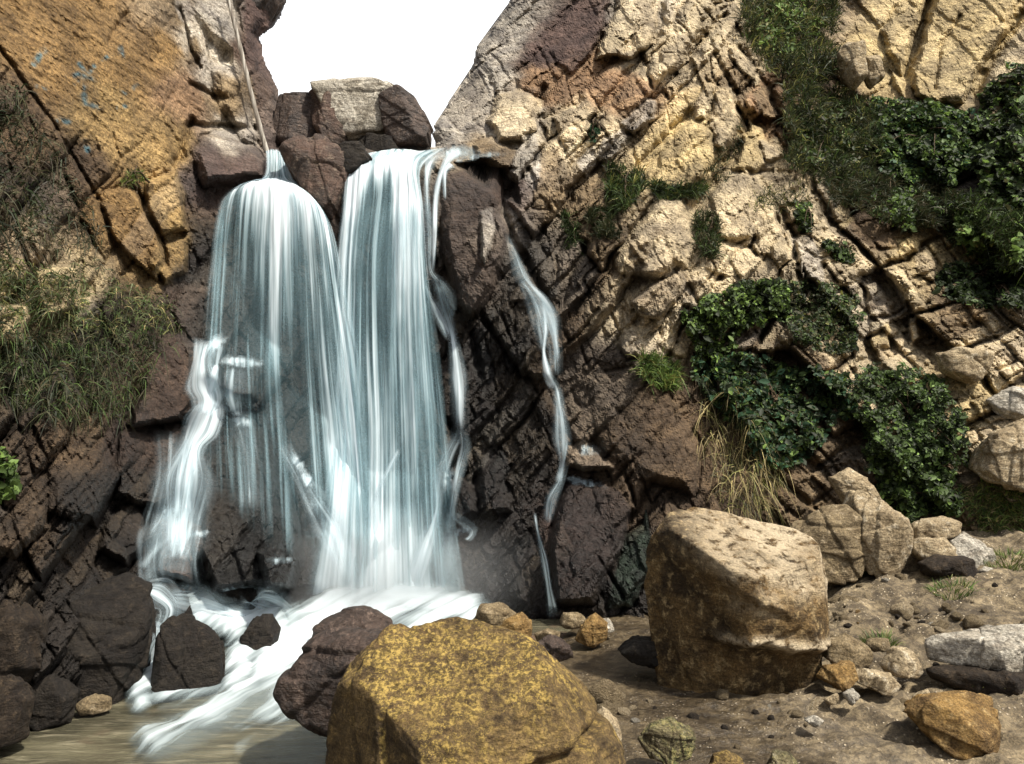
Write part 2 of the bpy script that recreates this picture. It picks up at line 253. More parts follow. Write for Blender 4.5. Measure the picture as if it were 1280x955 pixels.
# bedrock facets: outline, push towards the viewer, slant across / down (m per 100 px), bevel px, colour
FAC = [
 ([(296,-400),(420,-400),(420,10),(380,60),(352,130),(352,190),(326,188),(318,120),(304,60)],-.25,0,0,20,P_PUR),
 ([(250,-40),(290,-40),(322,182),(300,178),(268,120),(256,40)],.15,.25,0,10,None),
 ([(222,22),(246,45),(262,88),(292,84),(290,60),(262,40),(238,0),(210,-20)],-.12,-.3,.1,10,P_WHT),
 ([(236,186),(258,166),(296,162),(322,178),(334,200),(338,226),(300,228),(250,236)],.35,.05,-.35,14,None),
 ([(122,240),(160,232),(172,236),(188,268),(206,320),(196,352),(168,330),(150,310),(134,290)],.22,.10,.05,6,P_OCH),
 ([(182,226),(222,210),(232,240),(236,290),(196,296),(178,262)],.28,-.05,.08,7,P_OCHL),
 ([(196,300),(236,296),(234,340),(206,356),(186,330)],.16,.0,.1,6,P_OCHL),
 ([(40,335),(104,330),(100,388),(52,398)],.25,.0,.1,6,P_YEL),([(-20,378),(36,380),(40,398),(30,430),(-20,430)],.3,0,.25,6,P_YEL),
 ([(196,420),(228,412),(240,440),(246,500),(228,528),(160,535),(168,500)],.30,.15,-.05,7,P_RED),
 ([(150,540),(232,530),(220,600),(196,640),(140,620)],.25,.1,-.08,9,None),
 ([(60,560),(130,545),(150,600),(120,660),(60,640)],.2,.1,-.2,12,None),([(0,600),(58,590),(60,660),(20,700),(-30,690)],.25,.1,-.2,12,None),
 ([(130,640),(180,620),(190,680),(160,710),(120,690)],.2,.1,-.2,10,None),
 # ledges and columns behind the falls
 ([(272,452),(292,440),(322,448),(332,466),(318,500),(288,500),(268,482)],.34,.1,-.1,9,None),
 ([(254,520),(276,505),(310,508),(334,548),(366,620),(382,700),(370,742),(262,742),(240,690),(244,590)],.30,.1,-.10,14,None),
 ([(250,432),(285,420),(284,440),(264,470),(246,470)],.22,0,-.2,6,None),
 ([(195,650),(220,640),(250,655),(255,680),(240,730),(196,720)],.3,.05,-.25,9,(.25,.17,.14)),
 ([(320,690),(350,665),(400,672),(412,700),(404,740),(330,740)],.28,0,-.3,9,None),
 # wall between the two falls
 ([(548,215),(580,212),(622,232),(640,290),(620,360),(590,400),(566,380),(552,300)],.30,.10,0,12,P_RED),
 ([(600,262),(616,258),(622,285),(606,330),(598,320)],.07,-.3,0,4,P_GREY),
 ([(566,205),(610,196),(648,222),(650,262),(628,246),(590,224)],-.35,0,0,7,P_WET),
 ([(696,620),(706,604),(740,598),(776,612),(792,640),(770,700),(742,756),(690,760),(684,690)],.42,.1,-.06,10,(.05,.036,.034)),
 ([(706,556),(730,548),(750,560),(768,585),(730,592),(708,585)],.25,0,-.5,7,(.34,.28,.22)),
 ([(560,600),(590,590),(600,640),(560,660)],.2,0,-.3,8,None),([(590,556),(625,570),(640,640),(600,650)],.18,0,-.1,9,None),
 ([(780,668),(806,650),(818,700),(790,762),(756,762)],.05,0,0,6,(.035,.07,.05)),
 ([(640,380),(690,370),(700,430),(690,480),(650,470)],.2,0,-.15,10,None),
 ([(730,470),(790,455),(840,500),(880,560),(870,620),(800,600),(750,560)],.25,.05,-.05,16,None),
 # right wall
 ([(672,45),(715,5),(775,-30),(745,60),(715,95),(690,72)],.10,.25,.05,5,P_PUR),
 ([(741,75),(775,-5),(828,-25),(820,55),(790,75),(760,70)],.28,.10,-.05,5,P_CREAM),
 ([(605,150),(622,118),(650,108),(678,125),(672,160),(655,178),(622,176)],.30,.05,-.15,8,P_CREAM),
 ([(588,180),(615,170),(650,190),(648,212),(622,212),(596,200)],.25,0,-.2,7,P_TAN),
 ([(652,170),(668,165),(676,185),(650,230),(636,226),(640,205)],.22,.1,0,6,P_GREY),([(676,188),(698,184),(705,210),(684,262),(664,262)],.16,.25,0,6,P_TAN),
 ([(692,150),(715,130),(742,142),(742,172),(720,182),(698,175)],.25,.1,-.15,7,P_CREAM),
 ([(775,155),(806,122),(822,126),(818,150),(795,168),(778,168)],.26,.15,-.05,5,P_GREY),
 ([(752,175),(776,160),(790,170),(766,200),(742,206)],.22,.1,0,5,P_GREY),([(716,200),(744,180),(750,205),(730,222)],.12,.1,0,5,P_GREY),
 ([(812,230),(830,180),(862,143),(890,165),(895,195),(880,225),(850,240),(818,238)],.22,.05,.02,6,P_YEL),
 ([(868,132),(884,100),(898,105),(884,150),(866,150)],.2,.1,0,5,P_CREAM),
 ([(886,150),(896,105),(915,108),(930,145),(905,192),(893,182)],.30,.10,.02,6,P_CREAM),
 ([(908,60),(930,42),(955,62),(962,85),(945,108),(925,90)],.30,-.1,-.1,5,P_CREAM),([(862,70),(905,20),(918,-10),(930,20),(900,62),(870,92)],.25,.2,0,5,P_CREAM),
 ([(826,60),(850,40),(862,60),(850,92),(822,92)],.2,.15,0,5,P_CREAM),([(938,112),(962,104),(988,130),(982,150),(950,148)],.2,0,-.1,5,P_TAN),
 ([(915,215),(935,150),(955,160),(958,205),(938,218)],.2,.05,0,5,P_YEL),([(946,175),(972,172),(982,196),(956,208)],.25,-.1,-.1,5,P_CREAM),
 ([(884,252),(905,212),(945,212),(975,262),(960,296),(935,300),(898,300)],.26,.0,.03,7,P_CREAM),
 ([(888,306),(934,304),(950,322),(930,345),(905,345),(880,335)],.22,0,.05,6,P_CREAM),([(962,300),(978,272),(986,320),(972,326),(952,318)],.2,-.1,0,5,P_CREAM),
 ([(765,312),(800,275),(820,245),(855,248),(872,300),(862,335),(820,352),(796,350),(770,342)],.55,.10,.0,14,P_CREAM),
 ([(788,376),(850,334),(864,350),(838,388),(824,402),(798,395)],.50,-.1,.25,5,(.33,.27,.18)),
 ([(784,300),(810,330),(800,348),(782,326)],-.25,0,0,4,None),
 ([(772,435),(780,385),(808,430),(800,445),(785,448)],.2,.1,-.05,6,P_CREAM),([(820,430),(835,405),(860,425),(862,446),(840,446)],.2,0,-.15,6,P_CREAM),
 ([(852,380),(880,348),(908,350),(892,375),(870,390)],.35,0,.1,6,P_CREAM),
 ([(988,298),(1015,292),(1030,330),(1032,352),(1005,350)],.25,-.05,0,6,P_WHT),([(1005,258),(1022,252),(1035,280),(1028,296),(1014,290)],.2,0,0,5,P_CREAM),([(1036,265),(1055,248),(1070,275),(1050,290)],.22,-.1,0,5,P_YEL),
 ([(1034,330),(1060,322),(1080,345),(1068,372),(1044,352)],.2,0,0,5,P_CREAM),
 ([(1080,355),(1096,348),(1118,380),(1118,400),(1085,396)],.25,0,0,6,P_CREAM),([(1085,402),(1112,402),(1116,436),(1090,440)],.25,0,0,6,P_YEL),([(1062,412),(1082,404),(1086,450),(1066,452)],.2,0,0,6,P_CREAM),
 ([(1135,395),(1150,392),(1156,425),(1138,436)],.25,0,-.1,6,P_CREAM),([(1116,345),(1136,362),(1134,390),(1120,372)],.2,0,0,5,P_CREAM),
 ([(1140,315),(1155,306),(1172,325),(1170,355),(1150,347)],.3,0,-.1,7,P_CREAM),([(1120,300),(1138,296),(1136,320),(1124,322)],.2,0,0,5,P_YEL),
 ([(968,398),(992,396),(1000,420),(985,440),(940,440),(950,420)],.3,0,-.2,6,P_CREAM),([(930,420),(950,412),(948,440),(915,436)],.25,0,-.2,6,P_TAN),
 ([(1040,500),(1075,505),(1075,530),(1040,548),(1030,530)],.3,0,-.2,8,P_TAN),
 ([(1102,35),(1125,0),(1150,-30),(1160,0),(1138,60),(1130,100),(1108,66)],.5,.1,.1,7,P_YEL),
 ([(1138,92),(1164,0),(1200,-60),(1285,-60),(1262,40),(1225,90),(1205,130),(1170,132),(1145,122)],.7,.05,.1,8,P_YEL),
 ([(1222,128),(1240,80),(1285,20),(1330,0),(1330,60),(1250,110)],.6,0,.1,8,P_CREAM),
 ([(1112,75),(1132,104),(1130,125),(1116,110)],.4,0,0,6,P_YEL),([(1170,370),(1230,360),(1236,400),(1180,410)],.2,0,-.2,8,P_TAN),
]
def axis(lo, hi, a, b, st, co):
    return np.concatenate([np.arange(lo, a, co), np.arange(a, b, st), np.arange(b, hi+co, co)])
gx = axis(-350, 1640, -16, 1296, 2.0, 14); gy = axis(-360, 990, -16, 930, 2.0, 14)
PX, PY = np.meshgrid(gx, gy)
rawdepth = rbf(DEPTH)
Y0 = rawdepth(PX, PY)
NPX, NPY = len(gx), len(gy)
Pw = at(PX, PY, Y0)
wx = fbm(Pw, 1.3, 4, 1)*26+fbm(Pw, 6, 3, 2)*7; wy = fbm(Pw, 1.3, 4, 3)*26+fbm(Pw, 6, 3, 4)*7
# rock kinds
def idw(px, py, pts, power=3.2):
    ws = 0; cs = np.zeros(px.shape+(3,)); bl = 0; we = 0
    for (x, y, c, b, q) in pts:
        k = 1/((px-x)**2+(py-y)**2+60)**power
        ws = ws+k; cs += k[..., None]*np.array(c); bl = bl+k*b; we = we+k*q
    return cs/ws[..., None], bl/ws, we/ws
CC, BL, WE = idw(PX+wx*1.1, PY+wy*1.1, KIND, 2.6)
def blocks(px, py, ang, sx, sy, seed):
    px, py = px-900, py-300; c, s = np.cos(ang), np.sin(ang)
    u, v = (px*c-py*s)/sx, (px*s+py*c)/sy
    ui, vi = np.floor(u).astype(int), np.floor(v).astype(int)
    f1 = np.full(u.shape, 9.); f2 = np.full(u.shape, 9.); bid = np.zeros(u.shape, int); bx = np.zeros(u.shape); by = np.zeros(u.shape)
    rr = np.random.default_rng(seed); T = rr.random((256, 5)); T[:, :2] = .12+.76*T[:, :2]
    for a in (-1, 0, 1):
        for b in (-1, 0, 1):
            h = PERM[(PERM[(ui+a+seed) & 255]+vi+b) & 255]
            du, dv = u-(ui+a+T[h, 0]), v-(vi+b+T[h, 1]); d = np.hypot(du, dv)
            near = d < f1
            f2 = np.where(near, f1, np.minimum(f2, d)); f1 = np.where(near, d, f1)
            bid = np.where(near, h, bid); bx = np.where(near, du, bx); by = np.where(near, dv, by)
    return T[bid, 2], T[bid, 3], T[bid, 4], bx, by, f2-f1
Y = Y0.copy()
qx, qy = PX+wx*.8, PY+wy*.8
ANG = R(52)
FREE = np.ones(PX.shape)       # where no traced facet governs the large relief
FACP = np.zeros(PX.shape)
jx, jy = fbm(Pw, 3, 4, 21)*6, fbm(Pw, 3, 4, 22)*6
for poly, push, tx, ty, ed, colr in FAC:
    xs = [p[0] for p in poly]; ys = [p[1] for p in poly]
    c0, c1 = np.searchsorted(gx, [min(xs)-16, max(xs)+16]); r0, r1 = np.searchsorted(gy, [min(ys)-16, max(ys)+16])
    if c1 <= c0 or r1 <= r0: continue
    sl = (slice(r0, r1), slice(c0, c1)); x, y = PX[sl]+jx[sl], PY[sl]+jy[sl]
    sdv = sdist(x, y, poly); t = np.clip(sdv/ed, 0, 1); t = .85*t+.15*np.sqrt(1-(1-t)**2)
    cx, cy = np.mean(xs), np.mean(ys); push = push*(.72 if cx > 660 else 1)
    push = push*(.72 if cx > 660 else 1); hsh = (len(poly)*7.3+cx*.37+cy*.61) % 1; Y[sl] -= t*(push+(tx+(hsh-.5)*.5)*(x-cx)/100-(ty-.12)*(y-cy)/100*1.3)
    Y[sl] += .07*np.exp(-(sdv/2.4)**2)*(push > 0)*np.clip(.5+fbm(Pw[sl], 2.5, 2, 23)*2.2, 0, 1)
    FREE[sl] = np.minimum(FREE[sl], 1-sstep(0, ed, sdv)*.6)
    if colr is not None:
        k = sstep(-1, 3, sdv)[..., None]*.8; CC[sl] = CC[sl]*(1-k)+np.array(colr)*k
TINT = np.ones(PX.shape)
def bricks(px, py, ang, L, T, shear, seed):
    """a rock mass cut by two joint sets: bands of uneven thickness, each broken into slabs"""
    px, py = px-900, py-300; c, s = math.cos(ang), math.sin(ang); u, v = px*c-py*s, px*s+py*c
    rr = np.random.default_rng(seed); n = 400; th = T*rr.uniform(.45, 1.7, n); ve = np.cumsum(th)-th.sum()/2
    k = np.clip(np.searchsorted(ve, v), 1, n-1); dv0, dv1 = v-ve[k-1], ve[k]-v; tk = ve[k]-ve[k-1]
    ln = L*rr.uniform(.6, 1.5, n); ofs = rr.uniform(0, 1, n); sh = shear*rr.uniform(.4, 1.5, n)
    q = (u+sh[k]*(v-ve[k-1]))/ln[k]+ofs[k]*7; ui = np.floor(q).astype(int)
    def jt(i): return (PERM[(PERM[(i+seed*3) & 255]+k) & 255]/255.-.5)*.55
    e0, e1 = ui+jt(ui), ui+1+jt(ui+1)
    low = q < e0; hi = q >= e1; ui = ui-low+hi; e0, e1 = ui+jt(ui), ui+1+jt(ui+1)
    du0, du1 = (q-e0)*ln[k], (e1-q)*ln[k]
    h = PERM[(PERM[(ui+seed) & 255]+k*5) & 255]; Tb = rr.random((256, 5))
    edge = np.minimum(np.minimum(dv0, dv1), np.minimum(du0, du1)); side = np.minimum(dv0, dv1)
    return Tb[h], (du0-du1)/2, (dv0-dv1)/2, edge, side
bqx, bqy = PX+fbm(Pw, .8, 3, 1)*16+fbm(Pw, 4, 3, 2)*5, PY+fbm(Pw, .8, 3, 3)*16+fbm(Pw, 4, 3, 4)*5
turn = (PX-1000+(PY-250)*.15+fbm(Pw, .7, 3, 14)*60 > 0)
SUM1 = 0
for (L, T, off, slope, ck, cw, seed, tn) in ((190, 58, .30, .0055, .20, 3.4, 11, .15), (62, 24, .11, .0042, .09, 2.3, 12, .20), (24, 11, .045, .004, .035, 1.6, 13, .22)):
    A1 = bricks(bqx, bqy, ANG, L, T, .5, seed); A2 = bricks(bqx, bqy, R(-48), L*.6, T*.9, .3, seed+9)
    Tb = np.where(turn[..., None], A2[0], A1[0]); du, dv, e, sd_ = [np.where(turn, A2[i], A1[i]) for i in (1, 2, 3, 4)]
    big = BL*(FREE if T > 40 else (.45+.55*FREE))
    d = off*(Tb[..., 0]-.5)*2+slope*(np.clip(du, -40, 40)*(Tb[..., 1]-.5)*1.4+dv*(Tb[..., 2]-.35)*3.0)
    d = d*(1-np.exp(-e/(T*.05)))                       # chipped edges
    Y -= big*d; SUM1 = SUM1+big*d
    Y += np.minimum(1, BL*1.3)*(.25+.75*FREE)*ck*np.exp(-(e/cw)**2)
    TINT *= 1+tn*BL*(Tb[..., 3]-.5)*2
    if T > 20: CC = CC*(1-(.45*BL*(Tb[..., 4] > .72))[..., None])+np.array(P_TAN if T < 30 else P_GREY)*(.45*BL*(Tb[..., 4] > .72))[..., None]
for (sx, sy, off, sl_, rd, ck, cw, seed, tn) in ((30, 16, .04, .08, .05, .02, .08, 13, .2),):
    r1_, r2_, r3_, bx, by, e = blocks(qx, qy, ANG, sx, sy, seed)
    Y -= BL*(off*(r1_-.5)*2+sl_*(bx*(r2_-.5)+by*(r3_-.45))*1.6)-np.minimum(1, BL)*ck*np.exp(-(e/cw)**2)
    TINT *= 1+tn*BL*(r2_-.5)*2
# bedding: thin ribs that run along the strata
cs_, sn_ = math.cos(ANG), math.sin(ANG)
Pb = np.stack([(qx*cs_-qy*sn_)/170, (qx*sn_+qy*cs_)/20, Y0*.3], -1)
Y -= BL*(fbm(Pb, 1, 5, 61, True)*.045+fbm(Pb, .45, 4, 62)*.05)*(.2+.8*FREE)
Pw = at(PX, PY, Y)
rough = .35+.65*np.clip(BL+.35*WE, 0, 1)
tilt_ = np.stack([(PX*.8+PY*.6)/150, (-PX*.6+PY*.8)/34, Y0*.4], -1)
Y -= (1-BL)*(1-WE)*sstep(330, 250, PX)*(fbm(tilt_, 1, 6, 33, True)*.035+fbm(tilt_*2.7, 1, 5, 34, True)*.030)
Y -= rough*(fbm(Pw, 1.1, 5, 5)*.15+fbm(Pw, 4.5, 5, 6, True)*.055)+fbm(Pw, 14, 4, 7, True)*.016
# joints that run through the rock (polyline, depth, half width px)
CRK = [([(0,60),(34,110),(70,160),(112,228),(128,262)],.09,3),([(128,262),(140,300),(162,340)],.1,3),([(168,236),(188,275),(200,300),(208,330)],.2,4),
 ([(940,146),(915,190),(882,246),(868,262)],.35,7),([(935,212),(958,214),(985,216)],.12,3),([(978,262),(992,300),(1000,350)],.25,4),([(905,20),(870,60),(845,92)],.2,4),
 ([(830,-10),(824,40),(800,75),(770,110),(740,150)],.28,5),([(744,150),(716,205),(690,260),(670,300)],.25,5),([(718,0),(690,40)],.1,3),([(862,140),(800,205),(760,260),(720,330),(700,380)],.25,6),
 ([(680,110),(664,150),(655,185)],.2,4),([(1160,0),(1146,50),(1132,95)],.3,5),([(1280,15),(1240,70),(1215,125)],.3,6),([(1200,20),(1175,60),(1168,110)],.12,3),([(925,60),(960,110),(985,160)],.25,5),
 ([(905,300),(940,312),(955,325)],.12,3),([(240,150),(225,190),(218,208)],.15,4),([(236,156),(280,158),(318,160)],.16,4),([(225,10),(236,55),(250,85)],.12,3),([(158,18),(136,52)],.08,4),
 ([(240,105),(262,118),(280,122)],.15,4),([(160,535),(228,528)],.1,3),([(570,380),(590,420),(600,470)],.12,5),([(622,235),(640,300),(668,345),(690,390)],.18,6),([(560,440),(566,540),(556,640)],.1,6)]
for pl, dep, hw in CRK:
    xs = [p[0] for p in pl]; ys = [p[1] for p in pl]
    c0, c1 = np.searchsorted(gx, [min(xs)-30, max(xs)+30]); r0, r1 = np.searchsorted(gy, [min(ys)-30, max(ys)+30]); sl = (slice(r0, r1), slice(c0, c1))
    d = segdist(PX[sl]+jx[sl]*.7, PY[sl]+jy[sl]*.7, pl, False); Y[sl] += dep*np.exp(-(d/hw)**2)
# the open sky between the walls, with rounded brinks
sx_, sy_ = PX+fbm(Pw, 3, 4, 31)*7, PY+fbm(Pw, 3, 4, 32)*7
dsky = sdist(sx_, sy_, SKY)
tt = np.clip(1+dsky/26, 0, 1); Y += .7*(1-np.sqrt(np.maximum(0, 1-tt*tt)))
Ys = Y.copy()
SOLID = dsky < 0
def boxf(A, k, fn):
    for ax in (0, 1):
        A = fn([np.roll(A, i, axis=ax) for i in range(-k, k+1)])
    return A
Ysm = boxf(Ys, 4, lambda L_: np.minimum.reduce(L_)); Ysm = boxf(boxf(Ysm, 4, lambda L_: sum(L_)/len(L_)), 4, lambda L_: sum(L_)/len(L_))
def look(px, py, Ys=Ys):
    """depth of the finished wall at a direction"""
    px, py = np.asarray(px, float), np.asarray(py, float)
    i = np.clip(np.searchsorted(gx, px)-1, 0, NPX-2); j = np.clip(np.searchsorted(gy, py)-1, 0, NPY-2)
    fx = np.clip((px-gx[i])/(gx[i+1]-gx[i]), 0, 1); fy = np.clip((py-gy[j])/(gy[j+1]-gy[j]), 0, 1)
    return (Ys[j, i]*(1-fx)+Ys[j, i+1]*fx)*(1-fy)+(Ys[j+1, i]*(1-fx)+Ys[j+1, i+1]*fx)*fy
V = at(PX, PY, Y).reshape(-1, 3)
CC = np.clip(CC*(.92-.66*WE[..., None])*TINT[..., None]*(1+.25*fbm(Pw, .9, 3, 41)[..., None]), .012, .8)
# faded blue spray paint daubed on the left wall
PAINT = [([(44,78),(52,66),(62,60)],4.5),([(84,96),(98,92),(118,98)],3.5),([(100,80),(106,92),(104,112)],3.5),([(92,104),(112,88),(120,80)],3),([(104,118),(108,130),(126,134)],4),([(130,72),(137,66)],2.5),
 ([(150,60),(152,68)],4),([(146,133),(158,133)],3),([(46,108),(62,114)],3),([(72,148),(88,150)],4),([(108,176),(112,186)],4),([(98,172),(104,176)],2),([(150,114),(156,118)],2),([(168,112),(172,106)],3)]
PNT = np.zeros(PX.shape)
for pl, wd in PAINT: PNT = np.maximum(PNT, 1-sstep(wd*.3, wd*1.3, segdist(PX+jx, PY+jy, pl, False)))
PNT *= .75*sstep(-.25, .3, fbm(Pw, 11, 3, 77))
CC = CC*(1-PNT[..., None])+np.array((.04, .17, .25))*PNT[..., None]
M_CLIFF = rock_material('cliff_rock', True, scale=1.0, speck=.55)
fm = SOLID[:-1, :-1] & SOLID[1:, :-1] & SOLID[1:, 1:] & SOLID[:-1, 1:]
cxm, cym = (PX[:-1, :-1]+PX[1:, 1:])/2, (PY[:-1, :-1]+PY[1:, 1:])/2
def xl(y): return np.interp(y, [-400,190,230,430,620,900], [430,352,262,236,190,170])
def xr(y): return np.interp(y, [-400,180,260,420,620,760,990], [545,545,640,720,800,830,830])
wj = wx[:-1, :-1]*.5
regs = {'cliff_left': cxm+wj < xl(cym), 'cliff_right': cxm+wj > xr(cym)}
regs['cliff_back'] = ~(regs['cliff_left'] | regs['cliff_right'])
for nm, rg in regs.items():
    F = gridfaces(NPY, NPX, fm & rg)
    # give the wall a body behind its skin
    E = np.concatenate([F[:, [0, 1]], F[:, [1, 2]], F[:, [2, 3]], F[:, [3, 0]]]); key = np.sort(E, 1); kk = key[:, 0]*10**7+key[:, 1]
    _, inv, cnt = np.unique(kk, return_inverse=True, return_counts=True); Eb = E[cnt[inv] == 1]
    bv = np.unique(Eb); used = np.unique(F); mp_ = np.full(len(V), -1); mp_[used] = np.arange(len(used)); mb = np.full(len(V), -1); mb[bv] = len(used)+np.arange(len(bv))
    Vb = V[bv]+np.array({'cliff_left': (-2.4, 5, 3.5), 'cliff_right': (.4, 5, 3.5), 'cliff_back': (0, 5, .8)}[nm])
    Fa = np.concatenate([mp_[F], np.stack([mp_[Eb[:, 1]], mp_[Eb[:, 0]], mb[Eb[:, 0]], mb[Eb[:, 1]]], 1)])
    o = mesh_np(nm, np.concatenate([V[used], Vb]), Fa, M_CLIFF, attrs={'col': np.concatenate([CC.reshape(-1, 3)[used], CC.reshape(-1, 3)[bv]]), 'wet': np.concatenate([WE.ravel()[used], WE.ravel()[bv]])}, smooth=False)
    tag(o, kind='structure')

# ================================================================== GROUND
def ghill(x, y):
    return .62*sstep(1.0, 4.6, x)*sstep(3.2, 7.6, y)+.10*sstep(2.5, 8, x)-.16*(1-sstep(-.35, .25, x-.10*(y-5)-(.25*sstep(5.6, 7.2, y))))+.02
def gz(x, y):
    x, y = np.asarray(x, float), np.asarray(y, float)
    P = np.stack([x, y, np.zeros_like(x)], -1); k = sstep(.3, 2.4, x)
    return ghill(x, y)+fbm(P, .9, 4, 51)*(.03+.11*k)+fbm(P, 4.5, 4, 52)*(.008+.06*k)+fbm(P*np.array([1, 2.2, 1]), 2.2, 5, 54, True)*.085*k+fbm(P, 18, 3, 53)*(.004+.010*k)
ax_ = np.concatenate([np.linspace(-150, -6, 16), np.arange(-5, 7, .025), np.linspace(7.2, 150, 16)])
ay_ = np.concatenate([np.linspace(-60, 1.5, 10), np.arange(2, 9.2, .025), np.linspace(9.6, 260, 18)])
GX, GY = np.meshgrid(ax_, ay_); GZ = gz(GX, GY)
m, t = newmat('ground_grit'); g = G(t); v = g.n('TexCoord').outputs['Object']
n1 = g.noise(v, 1.6, 7, .65, .4); n2 = g.noise(v, 16, 6, .7); n3 = g.noise(v, 90, 3, .7)
a = g.mix(g.rng(n1, .35, .65, 0, 1), (.075, .059, .038, 1), (.175, .142, .092, 1))
wetk = g.attr('wet', 'Fac')
a = g.mix(g.rng(n2, .40, .62, 0, 1), g.mix(1.0, a, (.5, .47, .44), 'MULTIPLY'), g.mix(1.0, a, (1.35, 1.32, 1.25), 'MULTIPLY'))
pv = g.n('TexVoronoi'); t.links.new(v, pv.inputs['Vector']); pv.inputs['Scale'].default_value = 38
pb = g.rng(pv.outputs['Distance'], .12, .34, 1, 0); pick = g.rng(g.noise(v, 5, 4, .7), .48, .58, 0, 1)
hue = g.n('SeparateColor'); t.links.new(pv.outputs['Color'], hue.inputs[0])
peb = g.mix(hue.outputs[0], (.16, .13, .10, 1), (.55, .47, .34, 1)); a = g.mix(g.math('MULTIPLY', pb, pick), a, peb)
a = g.mix(g.rng(n3, .4, .7, 0, .6), a, g.mix(1.0, a, (1.7, 1.6, 1.45), 'MULTIPLY'))
a = g.mix(g.rng(n3, .28, .46, .5, 0), a, g.mix(1.0, a, (.4, .4, .4), 'MULTIPLY'))
a = g.mix(g.math('MULTIPLY', wetk, .75), a, g.mix(1.0, a, (.42, .40, .38), 'MULTIPLY'))
p = g.n('BsdfPrincipled'); t.links.new(a, p.inputs['Base Color']); t.links.new(g.rng(wetk, 0, 1, .92, .38), p.inputs['Roughness'])
h = g.math('ADD', g.math('MULTIPLY', n2, .02), g.math('MULTIPLY', n3, .006)); h = g.math('ADD', h, g.math('MULTIPLY', g.math('MULTIPLY', pb, pick), .008))
b = g.n('Bump'); b.inputs['Strength'].default_value = .9; b.inputs['Distance'].default_value = 1; t.links.new(h, b.inputs['Height']); t.links.new(b.outputs[0], p.inputs['Normal']); g.out(p.outputs[0])
wetg = 1-sstep(1.0, 2.4, GX+fbm(np.stack([GX, GY, GX*0], -1), .8, 3, 57)*.9)
tag(mesh_np('ground', np.stack([GX, GY, GZ], -1).reshape(-1, 3), gridfaces(len(ay_), len(ax_)), m, attrs={'wet': wetg.ravel()}), kind='structure')

